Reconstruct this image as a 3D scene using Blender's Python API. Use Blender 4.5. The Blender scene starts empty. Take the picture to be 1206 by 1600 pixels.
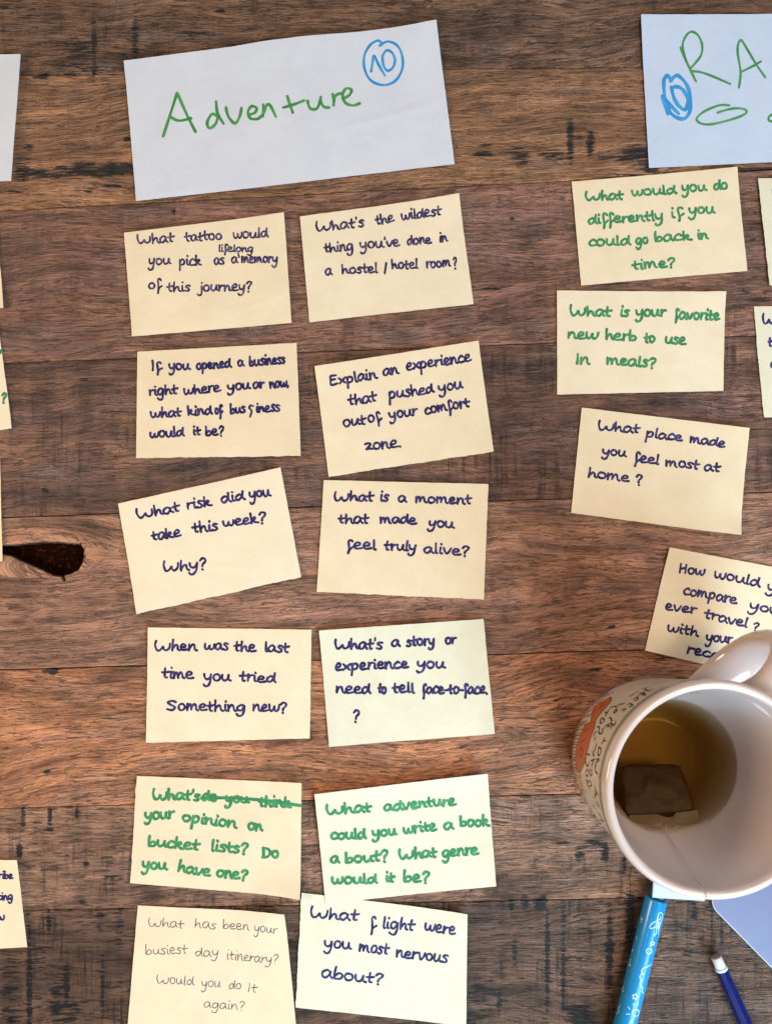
import bpy, bmesh, math, random
import numpy as np
from mathutils import Vector, noise as mnoise

# ------------------------------------------------------------------ scale
# The table top is laid out in "units" of 0.38 mm: x to the right, y down the
# table; Z is up.  The camera hangs D units above the table.
S = 0.00038
D = 1173.0
CX, CY = 575.0, 955.0      # the table point straight below the camera
VX, VY = 603.0, 800.0                 # the table line through the middle of the view
def W(x, y, z=0.0):
    return ((x - CX) * S, (CY - y) * S, z * S)

scene = bpy.context.scene
col = scene.collection
# ------------------------------------------------------------------ camera
cam = bpy.data.cameras.new('camera')
cam_o = bpy.data.objects.new('camera', cam)
col.objects.link(cam_o)
cam_o.location = (0, 0, D * S)
cam.sensor_fit = 'HORIZONTAL'
cam.sensor_width = 36.0
cam.lens = 18.0 / (603.0 / D)
cam.shift_x = (VX - CX) / 1206.0
cam.shift_y = (CY - VY) / 1206.0
cam.clip_start = 0.01
cam.clip_end = 50
cam.dof.use_dof = True
cam.dof.focus_distance = D * S - 0.004
cam.dof.aperture_fstop = 11
scene.camera = cam_o
# ------------------------------------------------------------------ room light
world = bpy.data.worlds.new('World')
scene.world = world
world.use_nodes = True
bg = world.node_tree.nodes['Background']
bg.inputs['Color'].default_value = (1.0, 0.86, 0.72, 1)
bg.inputs['Strength'].default_value = 0.10

def area(name, loc, target, size, size_y, power, color):
    l = bpy.data.lights.new(name, 'AREA')
    l.shape = 'RECTANGLE'; l.size = size; l.size_y = size_y
    l.energy = power; l.color = color
    o = bpy.data.objects.new(name, l); col.objects.link(o)
    o.location = loc
    d = Vector(target) - Vector(loc)
    o.rotation_euler = d.to_track_quat('-Z', 'Y').to_euler()
    return o
def bulb(name, loc, power, radius, color):
    l = bpy.data.lights.new(name, 'POINT')
    l.energy = power; l.shadow_soft_size = radius; l.color = color
    o = bpy.data.objects.new(name, l); col.objects.link(o)
    o.location = loc
    return o
area('window_light', (0.42, -0.70, 0.46), (0.15, -0.16, 0), 0.5, 0.7, 14.5, (0.58, 0.82, 1.0))
area('far_window_light', (0.85, 1.05, 0.80), (0.15, 0.2, 0), 0.7, 0.7, 6.5, (0.58, 0.78, 1.0))
area('ceiling_lamp_light', (0.60, 0.02, 1.28), (0.0, 0.05, 0), 0.4, 0.4, 9.5, (1.0, 0.76, 0.54))
area('side_lamp_light', (-0.86, -0.02, 0.46), (-0.15, 0.05, 0), 0.3, 0.3, 6.0, (1.0, 0.74, 0.50))
for i, (p, e) in enumerate([((-0.30, -0.32, 1.1), 0.9), ((-0.42, -0.12, 1.15), 0.9),
                            ((-0.55, -0.42, 1.2), 0.9), ((0.35, 0.62, 1.2), 0.9)]):
    bulb('string_bulb_light', p, e, 0.013, (1.0, 0.58, 0.25))
scene.view_settings.view_transform = 'Standard'
scene.view_settings.look = 'None'
scene.view_settings.exposure = 0.0
scene.view_settings.gamma = 1.0
scene.view_settings.use_curve_mapping = False
scene.cycles.max_bounces = 8
scene.cycles.caustics_reflective = False
scene.cycles.use_denoising = True

# ------------------------------------------------------------------ helpers
def srgb(r, g, b):
    def f(c):
        c /= 255.0
        return c / 12.92 if c <= 0.04045 else ((c + 0.055) / 1.055) ** 2.4
    return (f(r), f(g), f(b), 1.0)

def link_mesh(name, verts, faces, mats, parent=None, smooth=False, fmat=None):
    me = bpy.data.meshes.new(name)
    me.from_pydata(verts, [], faces)
    for m in (mats if isinstance(mats, (list, tuple)) else [mats]):
        me.materials.append(m)
    if fmat is not None:
        me.polygons.foreach_set('material_index', fmat)
    if smooth:
        me.polygons.foreach_set('use_smooth', [True] * len(me.polygons))
    me.update()
    o = bpy.data.objects.new(name, me)
    col.objects.link(o)
    if parent is not None:
        o.parent = parent
        o.matrix_parent_inverse = parent.matrix_world.inverted()
    return o

def empty(name, loc, label, cat, group=None):
    o = bpy.data.objects.new(name, None)
    o.empty_display_size = 0.01
    col.objects.link(o)
    o.location = loc
    bpy.context.view_layer.update()
    o['label'] = label; o['category'] = cat
    if group: o['group'] = group
    return o

class N:
    """small node-tree builder"""
    def __init__(self, name):
        self.m = bpy.data.materials.new(name); self.m.use_nodes = True
        self.t = self.m.node_tree; self.t.nodes.clear()
        self.out = self.t.nodes.new('ShaderNodeOutputMaterial')
    def n(self, typ, **kw):
        nd = self.t.nodes.new(typ)
        for k, v in kw.items(): setattr(nd, k, v)
        return nd
    def set(self, sock, v):
        if hasattr(v, 'is_output') or isinstance(v, bpy.types.NodeSocket): self.t.links.new(v, sock)
        else: sock.default_value = v
    def math(self, op, a, b=0.0, c=0.0, clamp=False):
        nd = self.n('ShaderNodeMath', operation=op, use_clamp=clamp)
        self.set(nd.inputs[0], a); self.set(nd.inputs[1], b); self.set(nd.inputs[2], c)
        return nd.outputs[0]
    def vmul(self, a, v):
        nd = self.n('ShaderNodeVectorMath', operation='MULTIPLY')
        self.set(nd.inputs[0], a); self.set(nd.inputs[1], v)
        return nd.outputs[0]
    def noise(self, vec, scale=1.0, detail=2.0, rough=0.5, dist=0.0):
        nd = self.n('ShaderNodeTexNoise')
        self.set(nd.inputs['Vector'], vec)
        nd.inputs['Scale'].default_value = scale; nd.inputs['Detail'].default_value = detail
        nd.inputs['Roughness'].default_value = rough; nd.inputs['Distortion'].default_value = dist
        return nd.outputs['Fac']
    def remap(self, v, a, b, c=0.0, d=1.0, smooth=False):
        nd = self.n('ShaderNodeMapRange', interpolation_type='SMOOTHSTEP' if smooth else 'LINEAR')
        self.set(nd.inputs[0], v)
        for i, x in enumerate((a, b, c, d)): self.set(nd.inputs[i + 1], x)
        return nd.outputs[0]
    def mix(self, f, a, b, blend='MIX'):
        nd = self.n('ShaderNodeMix', data_type='RGBA', blend_type=blend)
        self.set(nd.inputs[0], f); self.set(nd.inputs[6], a); self.set(nd.inputs[7], b)
        return nd.outputs[2]
    def attr(self, name):
        return self.n('ShaderNodeAttribute', attribute_name=name)
    def bsdf(self, color, rough=0.5, spec=0.5, normal=None, **kw):
        b = self.n('ShaderNodeBsdfPrincipled')
        self.set(b.inputs['Base Color'], color); self.set(b.inputs['Roughness'], rough)
        self.set(b.inputs['Specular IOR Level'], spec)
        for k, v in kw.items(): self.set(b.inputs[k.replace('_', ' ')], v)
        if normal is not None: self.set(b.inputs['Normal'], normal)
        self.t.links.new(b.outputs[0], self.out.inputs['Surface'])
        return b
    def bump(self, h, strength, dist):
        nd = self.n('ShaderNodeBump')
        self.set(nd.inputs['Strength'], strength); nd.inputs['Distance'].default_value = dist
        self.set(nd.inputs['Height'], h)
        return nd.outputs[0]
    def obj(self):
        return self.n('ShaderNodeTexCoord').outputs['Object']

# ------------------------------------------------------------------ materials
def wood_material():
    k = N('weathered_wood')
    g = k.attr('grain').outputs['Vector']
    par = k.n('ShaderNodeSeparateColor'); k.set(par.inputs[0], k.attr('plank_par').outputs['Color'])
    fis, saw, rid = par.outputs[0], par.outputs[1], par.outputs[2]
    base = k.mix(1.0, k.attr('plank_col').outputs['Color'], (1.34, 1.20, 1.11, 1), 'MULTIPLY')
    stain = k.attr('stain').outputs['Fac']
    soft = k.attr('soft_stain_and_shade').outputs['Fac']
    hole = k.attr('hole').outputs['Fac']
    def con(v, amt):      # widen the narrow spread of a noise around 0.5, centred on 0
        return k.math('MULTIPLY', k.math('SUBTRACT', v, 0.5), amt)
    broad = k.noise(k.vmul(g, (0.0055, 0.026, 1)), 1, 3, 0.55, 0.4)
    streak = k.noise(k.vmul(g, (0.007, 0.085, 1)), 1, 5, 0.62, 0.35)
    fibre = k.noise(k.vmul(g, (0.024, 0.33, 1)), 1, 4, 0.7, 0.35)
    fine = k.noise(k.vmul(g, (0.10, 0.80, 1)), 1, 2, 0.65)
    pore = k.noise(k.vmul(g, (0.036, 0.26, 3.1)), 1, 2, 0.5, 0.5)
    crack = k.noise(k.vmul(g, (0.010, 0.115, 5.3)), 1, 3, 0.6, 0.6)
    crack2 = k.noise(k.vmul(g, (0.022, 0.21, 8.9)), 1, 3, 0.62, 0.7)
    sawn = k.noise(k.vmul(g, (0.13, 0.007, 7.7)), 1, 4, 0.7)
    sawmask = k.noise(k.vmul(g, (0.009, 0.014, 2.7)), 1, 3, 0.55)
    hue = k.noise(k.vmul(g, (0.005, 0.02, 9.1)), 1, 3, 0.55)
    blot = k.noise(k.vmul(g, (0.020, 0.034, 4.9)), 1, 4, 0.62, 0.5)
    # pores: short dark dashes, cracks: long thin lines
    pm = k.math('MULTIPLY', k.remap(pore, 0.575, 0.615, 0, 1, True), k.remap(blot, 0.38, 0.55, 0.2, 1.0))
    ridge = k.math('ABSOLUTE', k.math('SUBTRACT', crack, 0.5))
    ridge2 = k.math('ABSOLUTE', k.math('SUBTRACT', crack2, 0.47))
    cm = k.math('MULTIPLY', k.remap(ridge, 0.0, 0.011, 1, 0, True), k.remap(broad, 0.40, 0.58, 0.15, 1.0))
    cm2 = k.math('MULTIPLY', k.remap(ridge2, 0.0, 0.014, 1, 0, True), k.remap(streak, 0.62, 0.44, 0.0, 0.9))
    cm = k.math('MAXIMUM', cm, cm2)
    sm = k.math('MULTIPLY', k.remap(sawn, 0.50, 0.66, 0, 1, True), k.remap(sawmask, 0.42, 0.60, 0, 1, True))
    # tone
    tone = k.math('ADD', con(streak, 1.5), k.math('MULTIPLY', con(fibre, 1.05), k.math('MINIMUM', k.math('MAXIMUM', rid, 0.8), 2.0)))
    vband = k.noise(k.vmul(g, (0.035, 0.004, 6.1)), 1, 3, 0.6)
    tone = k.math('ADD', tone, k.math('MULTIPLY', con(vband, 1.3), saw))
    tone = k.math('ADD', tone, con(broad, 2.3))
    tone = k.math('ADD', tone, con(fine, 0.7))
    tone = k.math('ADD', tone, con(blot, 1.5))
    mul = k.math('MINIMUM', k.math('MAXIMUM', k.math('ADD', tone, 1.06), 0.22), 2.0)
    mulc = k.n('ShaderNodeCombineXYZ')
    for i in range(3): k.set(mulc.inputs[i], mul)
    c = k.mix(k.remap(hue, 0.46, 0.62, 0, 0.45), base, (0.26, 0.135, 0.072, 1))
    c = k.mix(k.remap(hue, 0.46, 0.34, 0, 0.35), c, (0.205, 0.150, 0.130, 1))
    c = k.mix(1.0, c, mulc.outputs[0], 'MULTIPLY')
    c = k.mix(k.math('MULTIPLY', k.math('MULTIPLY', sm, saw), 0.70, clamp=True), c, (0.018, 0.012, 0.011, 1))
    c = k.mix(k.math('MULTIPLY', k.math('MULTIPLY', pm, fis), 0.9, clamp=True), c, (0.024, 0.011, 0.007, 1))
    c = k.mix(k.math('MULTIPLY', k.math('MULTIPLY', cm, fis), 0.95, clamp=True), c, (0.020, 0.009, 0.006, 1))
    sn = k.math('ADD', con(fibre, 2.2), k.math('ADD', con(pore, 1.6), con(fine, 1.3)))
    stm = k.remap(k.math('ADD', stain, sn), 0.32, 0.56, 0, 0.95, True)
    stm = k.math('MULTIPLY', stm, k.remap(stain, 0.03, 0.25, 0, 1))
    c = k.mix(stm, c, (0.012, 0.010, 0.010, 1))
    ssm = k.math('MULTIPLY', soft, k.remap(k.math('ADD', fibre, blot), 0.75, 1.2, 0.3, 1.0))
    c = k.mix(ssm, c, (0.036, 0.015, 0.008, 1))
    hn = k.noise(k.vmul(k.obj(), (300, 420, 100)), 1, 4, 0.6)
    hc = k.mix(k.remap(hn, 0.52, 0.72, 0, 0.55, True), (0.010, 0.0032, 0.0018, 1), (0.11, 0.026, 0.007, 1))
    c = k.mix(hole, c, hc)
    # relief
    h = k.math('ADD', k.math('MULTIPLY', fibre, 0.9), k.math('MULTIPLY', streak, 0.8))
    h = k.math('ADD', h, k.math('MULTIPLY', fine, 0.25))
    h = k.math('SUBTRACT', h, k.math('MULTIPLY', k.math('MULTIPLY', pm, fis), 0.45))
    h = k.math('SUBTRACT', h, k.math('MULTIPLY', k.math('MULTIPLY', cm, fis), 0.55))
    h = k.math('SUBTRACT', h, k.math('MULTIPLY', k.math('MULTIPLY', sm, saw), 0.12))
    h = k.math('MULTIPLY', h, k.math('MULTIPLY', rid, k.math('SUBTRACT', 1.0, hole)))
    nrm = k.bump(h, 1.0, 0.0026)
    rough = k.remap(k.math('ADD', streak, blot), 0.7, 1.3, 0.34, 0.52)
    rough = k.math('ADD', rough, k.math('MULTIPLY', hole, 0.2))
    k.bsdf(c, rough, k.math('MULTIPLY', 0.55, k.math('SUBTRACT', 1.0, hole)), nrm)
    return k.m

def paper_material(name, c1, c2, mottling=0.5):
    k = N(name)
    o = k.obj()
    n1 = k.noise(o, 45, 4, 0.6)
    n2 = k.noise(o, 1500, 2, 0.7)
    n3 = k.noise(o, 260, 3, 0.6)
    c = k.mix(k.remap(n1, 0.35, 0.68, 0, 1), c1, c2)
    c = k.mix(k.remap(n3, 0.58, 0.72, 0, 0.10 * mottling * 2), c, (c2[0] * .8, c2[1] * .78, c2[2] * .7, 1))
    h = k.math('ADD', n2, k.math('MULTIPLY', n1, 5.0))
    h = k.math('ADD', h, k.math('MULTIPLY', n3, 1.2))
    k.bsdf(c, 0.75, 0.2, k.bump(h, 0.35, 0.00035))
    return k.m

def ink_material(name, dark, light, sheen=0.3):
    k = N(name)
    p = k.attr('ink').outputs['Fac']
    n = k.noise(k.obj(), 900, 2, 0.6)
    v = k.math('ADD', p, k.math('MULTIPLY', k.math('SUBTRACT', n, 0.5), 0.7))
    c = k.mix(k.remap(v, 0.25, 0.95, 0, 1), dark, light)
    k.bsdf(c, 0.62, sheen)
    return k.m

def simple(name, c, rough=0.5, spec=0.5, var=0.12, scale=120, bump=0.0, **kw):
    k = N(name)
    n = k.noise(k.obj(), scale, 4, 0.6)
    d = tuple(x * (1 - var) for x in c[:3]) + (1,)
    cc = k.mix(n, d, c)
    nr = k.bump(n, bump, 0.0004) if bump else None
    k.bsdf(cc, k.remap(n, 0.3, 0.7, rough * 0.85, min(1, rough * 1.15)), spec, nr, **kw)
    return k.m

M_wood = wood_material()
M_under = simple('light_stop_dark', (0.02, 0.012, 0.008, 1), 0.8)
M_note = paper_material('yellow_note_paper', (0.765, 0.665, 0.485, 1), (0.715, 0.61, 0.43, 1))
M_note_b = paper_material('cream_note_paper', (0.77, 0.68, 0.515, 1), (0.72, 0.63, 0.46, 1))
M_note_c = paper_material('buff_note_paper', (0.745, 0.635, 0.45, 1), (0.695, 0.58, 0.40, 1))
M_note_cool_lit = paper_material('cool_lit_note_paper', (0.69, 0.67, 0.53, 1), (0.645, 0.625, 0.48, 1))  # same note paper with the cool window light put into its colour
M_card = paper_material('white_card_paper', (0.605, 0.655, 0.735, 1), (0.57, 0.615, 0.705, 1), 0.3)
M_card_blue = paper_material('cool_white_card_paper', (0.505, 0.60, 0.755, 1), (0.475, 0.57, 0.73, 1), 0.2)
I_navy = ink_material('navy_marker_ink', (0.009, 0.006, 0.070, 1), (0.060, 0.046, 0.21, 1))
I_fade = ink_material('fading_violet_ink', (0.018, 0.014, 0.075, 1), (0.17, 0.125, 0.24, 1))
I_green = ink_material('green_marker_ink', (0.026, 0.20, 0.075, 1), (0.065, 0.31, 0.13, 1))
I_card = ink_material('grass_green_ink', (0.040, 0.23, 0.055, 1), (0.085, 0.33, 0.09, 1))
I_blue = ink_material('sky_blue_ink', (0.022, 0.25, 0.58, 1), (0.06, 0.36, 0.70, 1))
I_pen = ink_material('grey_violet_ballpoint_ink', (0.045, 0.035, 0.075, 1), (0.15, 0.115, 0.16, 1))

# ------------------------------------------------------------------ the table
rng = np.random.default_rng(7)
# seams: table edge positions at x=0 and x=1206
SEAMS = [(-640, -640), (-430, -436), (-180, -190), (117, 100), (328, 264), (567, 523), (808, 768), (1047, 1010),
         (1264, 1234), (1425, 1400), (1655, 1640), (1880, 1872), (2120, 2115)]
#          colour (sRGB)      pores saw ridge
PLANKS = [((104, 76, 58), .5, .4, .6), ((96, 70, 54), .5, .4, .6), ((108, 83, 64), .8, .5, .9), ((144, 109, 80), .6, .25, .9),
          ((119, 88, 75), .6, .4, .7), ((97, 71, 60), .55, 1.0, .75), ((142, 107, 88), .62, .18, .85),
          ((172, 120, 86), .75, .12, 1.0), ((156, 122, 101), .75, .9, 1.8), ((112, 86, 70), .9, 1.1, 3.0),
          ((100, 72, 55), .6, .5, 1.), ((110, 78, 60), .6, .5, .8)]
STAINS = [  # x, y, half-width, half-height, strength (black, hard-edged)
    (130, 86, 26, 26, .55), (147, 78, 5, 48, .75), (211, 62, 5, 46, .65), (196, 92, 14, 14, .4), (105, 105, 25, 18, .35),
    (150, 268, 64, 8, .85), (90, 274, 46, 5, .8), (188, 262, 34, 9, .95), (132, 258, 20, 6, .8), (60, 272, 22, 9, .7),
    (38, 268, 16, 16, .8), (176, 290, 16, 4, .8), (98, 262, 14, 4, .8), (140, 298, 9, 3, .8), (24, 300, 26, 4, .5), (46, 249, 22, 3, .6),
    (891, 216, 6, 36, 1.0), (922, 226, 7, 24, .8), (905, 215, 20, 5, .7), (812, 240, 18, 15, .62), (866, 242, 30, 9, .6), (752, 241, 18, 6, .6),
    (1002, 240, 34, 14, .75), (975, 246, 60, 6, .6), (1014, 258, 20, 11, .9), (760, 228, 10, 3, .7), (960, 212, 12, 3, .45),
    (785, 127, 14, 5, .35), (1020, 275, 60, 5, .5), (1180, 264, 40, 3, .8),
    (344, 16, 9, 3, .9), (300, 52, 52, 4, .55), (392, 44, 20, 3, .6), (66, 118, 22, 5, .5), (10, 86, 14, 4, .9), (24, 12, 50, 3, .5),
    (200, 217, 7, 4, 1.2), (46, 229, 9, 5, .75), (272, 331, 3, 6, 1.0), (800, 341, 4, 3, 1.2), (822, 379, 13, 5, .4), (770, 450, 16, 3, .6), (1178, 372, 3, 2, 1.0),
    (132, 594, 7, 3, .9), (70, 766, 6, 3, 1.0), (131, 786, 3, 2, .9), (1165, 452, 12, 7, .45), (1184, 468, 20, 3, .7), (50, 600, 60, 2.5, .45),
    (84, 1048, 8, 5, 1.3), (72, 1048, 10, 2.5, .9), (74, 1208, 6, 4, .9), (130, 1100, 6, 4, .5), (955, 980, 7, 3, .9), (930, 1046, 14, 3, .7), (912, 1034, 4, 3, .7),
    (36, 1280, 5, 18, .7), (78, 1276, 4, 20, .75), (120, 1272, 3, 14, .6), (78, 1297, 7, 2.5, 1.0), (30, 1328, 5, 14, .8), (134, 1350, 5, 4, .9),
    (60, 1318, 34, 3, .55), (175, 1374, 22, 7, .4), (130, 1410, 8, 6, .5),
    (905, 1336, 7, 14, .55), (945, 1334, 6, 18, .8), (930, 1322, 22, 12, .45), (975, 1350, 4, 20, .6), (880, 1318, 20, 3, .5),
    (46, 1540, 5, 90, .8), (104, 1540, 5, 55, .8), (160, 1545, 4, 52, .75), (16, 1556, 18, 70, .5), (90, 1570, 12, 40, .55), (76, 1442, 4, 24, .7),
    (156, 1436, 9, 20, .6), (186, 1452, 8, 30, .45), (60, 1480, 20, 30, .35), (110, 1585, 20, 22, .6),
    (855, 1500, 4, 86, 1.0), (880, 1525, 4, 70, .85), (952, 1482, 6, 70, .85), (985, 1445, 9, 55, .9), (799, 1416, 4, 16, .8),
    (820, 1412, 7, 12, .8), (846, 1414, 12, 13, .85), (804, 1488, 4, 22, .8), (880, 1440, 5, 30, .5), (745, 1548, 42, 20, .48), (905, 1590, 24, 22, .8), (780, 1565, 4, 24, .7),
    (735, 1590, 30, 12, .5), (1075, 1480, 12, 30, .5), (1150, 1560, 8, 30, .5), (1040, 1590, 10, 20, .4), (1085, 1425, 6, 20, .5)]
SOFT = [(44, 390, 26, 10, .6), (130, 414, 30, 10, .45), (138, 640, 12, 34, .7), (148, 680, 24, 7, .5), (62, 622, 18, 28, .45), (98, 655, 16, 12, .6),
        (822, 376, 18, 12, .7), (40, 512, 34, 7, .5), (55, 500, 24, 14, .35), (110, 510, 20, 8, .3), (790, 640, 60, 90, .35), (860, 700, 60, 60, .3), (10, 440, 10, 60, .6),
        (155, 900, 18, 30, .3), (20, 920, 50, 12, .5), (190, 930, 14, 10, .8), (180, 770, 50, 22, .5), (140, 820, 14, 26, .35), (165, 845, 12, 30, .35), (700, 760, 120, 22, .45),
        (150, 720, 60, 14, .35), (990, 755, 30, 20, .4), (1130, 590, 20, 40, .4), (900, 1060, 60, 20, .25), (90, 750, 90, 6, .2), (20, 838, 30, 6, .4),  # patch up-left of the mug paints its shadow into the wood colour
        (130, 1500, 90, 60, .35), (800, 170, 30, 20, .2), (950, 640, 50, 14, .35), (200, 560, 60, 5, .3)]
KX, KY = 62.0, 865.0     # the knot
HOLE = [(-130, 950), (-60, 925), (35, 915), (120, 918), (250, 901), (400, 886), (560, 888), (735, 905), (758, 895), (765, 925), (790, 955), (783, 1060), (740, 1140),
        (660, 1185), (608, 1196), (604, 1215), (622, 1248), (605, 1260), (588, 1240), (575, 1215), (500, 1200), (350, 1130), (200, 1060), (100, 1015), (35, 1000), (-60, 985)]
HOLE = np.array([(x / 6.03, 700 + y / 6.03) for x, y in HOLE])

def poly_sdf(px, py, poly):
    d = np.full(px.shape, 1e9); inside = np.zeros(px.shape, bool)
    n = len(poly)
    for i in range(n):
        ax, ay = poly[i]; bx, by = poly[(i + 1) % n]
        ex, ey = bx - ax, by - ay
        wx, wy = px - ax, py - ay
        t = np.clip((wx * ex + wy * ey) / (ex * ex + ey * ey), 0, 1)
        d = np.minimum(d, np.hypot(wx - ex * t, wy - ey * t))
        c = (ay > py) != (by > py)
        if ey != 0:
            inside ^= c & (px < (py - ay) * ex / ey + ax)
    return np.where(inside, -d, d)

_lat = rng.random((64, 64))
def vnoise(x, y):
    xi = np.floor(x).astype(int); yi = np.floor(y).astype(int)
    fx = x - xi; fy = y - yi
    fx = fx * fx * (3 - 2 * fx); fy = fy * fy * (3 - 2 * fy)
    a = _lat[yi % 64, xi % 64]; b = _lat[yi % 64, (xi + 1) % 64]
    c = _lat[(yi + 1) % 64, xi % 64]; d = _lat[(yi + 1) % 64, (xi + 1) % 64]
    return (a * (1 - fx) + b * fx) * (1 - fy) + (c * (1 - fx) + d * fx) * fy - 0.5

def smooth01(t):
    t = np.clip(t, 0, 1); return t * t * (3 - 2 * t)

def build_table():
    xs = np.concatenate([np.arange(-420, -24, 12.0), np.arange(-24, 156, 1.3), np.arange(156, 1240, 3.0), np.arange(1240, 1660, 12.0)])
    V, F = [], []
    A = {'grain': [], 'plank_col': [], 'plank_par': [], 'stain': [], 'soft_stain_and_shade': [], 'hole': []}
    off = 0
    for i, (cs, fis, saw, rid) in enumerate(PLANKS):
        l0, r0 = SEAMS[i]; l1, r1 = SEAMS[i + 1]
        mid = 0.5 * (l0 + l1); hgt = l1 - l0
        visible = -60 < l1 and l0 < 1640
        step = 2.2 if visible else 9.0
        if i == 6: step = 1.5
        nrow = int(hgt / step)
        e = np.array([0, 0, 0.25, 0.8, 1.8])
        ts = np.concatenate([e / hgt, np.linspace(3.2 / hgt, 1 - 3.2 / hgt, nrow), 1 - e[::-1] / hgt])
        edge_z = np.concatenate([[-26, -1.5, -0.75, -0.3, -0.08], np.zeros(nrow), [-0.08, -0.3, -0.75, -1.5, -26]])
        X, T = np.meshgrid(xs, ts)
        sl0 = l0 + (r0 - l0) * X / 1206; sl1 = l1 + (r1 - l1) * X / 1206
        wob0 = 1.6 * vnoise(X / 90, np.full_like(X, i * 3.1)) + 0.7 * vnoise(X / 14, np.full_like(X, i * 7.3))
        wob1 = 1.6 * vnoise(X / 90, np.full_like(X, (i + 1) * 3.1)) + 0.7 * vnoise(X / 14, np.full_like(X, (i + 1) * 7.3))
        gap = 0.8
        Y = (sl0 + wob0 + gap) * (1 - T) + (sl1 + wob1 - gap) * T
        off_z = [0, 0, -.1, .15, -.15, .1, -.1, .2, -.1, .12, 0, 0][i]
        tilt = [0, 0, .1, -.1, .1, -.12, .1, -.12, .12, .1, 0, 0][i]
        Z = np.broadcast_to(edge_z[:, None], X.shape) + off_z + tilt * (T - .5) * 2 + 0.25 * vnoise(X / 120, Y / 40) - 0.25
        hole = np.zeros_like(X)
        U = X.copy(); Vv = (T - 0.5) * hgt
        warp = 34 * vnoise(X / 330 + i * 5.3, Vv / 120 + i * 2.1) + 15 * vnoise(X / 110 + i * 1.3, Vv / 60 + 3)
        Vv = Vv + warp
        if i == 6:
            dx = (X - 50) / 2.6; dy = (Y - 864)
            a = 34.0
            r2 = np.maximum(dx * dx + dy * dy, 60.0)
            Vv = Vv - dy * np.clip(a * a / r2, 0, 0.74) * 1.0
            U = U + 30 * np.exp(-r2 / 1600) * np.sin(dy / 14)
            sd = poly_sdf(X, Y, HOLE)
            sd = sd + 1.5 * vnoise(X / 8, Y / 5) + 0.6 * vnoise(X / 2.6 + 9, Y / 2.6)
            hole = smooth01((-sd + 1.0) / 2.2)
            wall = smooth01((-sd) / 3.5)
            Z = Z - wall * (22 + 6 * vnoise(X / 14, Y / 11)) - 0.9 * smooth01((5 - sd) / 6) * (sd > -1)
        st = np.zeros_like(X); so = np.zeros_like(X)
        for lst, arr in ((STAINS, st), (SOFT, so)):
            for (sx, sy, rx, ry, s) in lst:
                if l0 - 60 < sy < l1 + 60:
                    q = ((X - sx) / rx) ** 2 + ((Y - sy) / ry) ** 2
                    np.maximum(arr, s * np.exp(-0.9 * q ** 1.4), out=arr)
        n = X.size
        V.append(np.stack([(X - CX) * S, (CY - Y) * S, Z * S], -1).reshape(-1, 3))
        A['grain'].append(np.stack([U + 640 * i, Vv + 310 * i, np.full_like(X, i * 1.7)], -1).reshape(-1, 3))
        c = srgb(*cs)
        A['plank_col'].append(np.tile(np.array(c), (n, 1)))
        A['plank_par'].append(np.tile(np.array((fis, saw, rid, 1.0)), (n, 1)))
        A['stain'].append(st.ravel()); A['soft_stain_and_shade'].append(np.clip(so, 0, 1).ravel()); A['hole'].append(hole.ravel())
        nr, nc = X.shape
        idx = np.arange(n).reshape(nr, nc) + off
        F.append(np.stack([idx[1:, :-1], idx[1:, 1:], idx[:-1, 1:], idx[:-1, :-1]], -1).reshape(-1, 4))
        off += n
    V = np.concatenate(V).astype(np.float32); F = np.concatenate(F).astype(np.int32)
    me = bpy.data.meshes.new('tabletop')
    me.vertices.add(len(V)); me.vertices.foreach_set('co', V.ravel())
    me.loops.add(F.size); me.loops.foreach_set('vertex_index', F.ravel())
    me.polygons.add(len(F)); me.polygons.foreach_set('loop_start', np.arange(0, F.size, 4, dtype=np.int32))
    me.polygons.foreach_set('use_smooth', np.ones(len(F), bool))
    me.update(calc_edges=True)
    a = me.attributes.new('grain', 'FLOAT_VECTOR', 'POINT'); a.data.foreach_set('vector', np.concatenate(A['grain']).astype(np.float32).ravel())
    for nm in ('plank_col', 'plank_par'):
        a = me.attributes.new(nm, 'FLOAT_COLOR', 'POINT'); a.data.foreach_set('color', np.concatenate(A[nm]).astype(np.float32).ravel())
    for nm in ('stain', 'soft_stain_and_shade', 'hole'):
        a = me.attributes.new(nm, 'FLOAT', 'POINT'); a.data.foreach_set('value', np.concatenate(A[nm]).astype(np.float32))
    me.materials.append(M_wood)
    o = bpy.data.objects.new('tabletop', me); col.objects.link(o)
    t = empty('wooden_table', W(603, 800, -40), 'rustic brown table of worn wide planks with a dark knot hole', 'table')
    o.parent = t; o.matrix_parent_inverse = t.matrix_world.inverted()
    x0, y0, z0 = W(-418, 2110, -44); x1, y1, z1 = W(1640, -630, -25.5)
    vs = [(x, y, z) for z in (z0, z1) for y in (y0, y1) for x in (x0, x1)]
    fs = [(0, 2, 3, 1), (4, 5, 7, 6), (0, 1, 5, 4), (2, 6, 7, 3), (0, 4, 6, 2), (1, 3, 7, 5)]
    link_mesh('light_stop_slab', vs, fs, M_under, t)  # unseen dark slab added to stop light leaking through the plank gaps
build_table()

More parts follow.
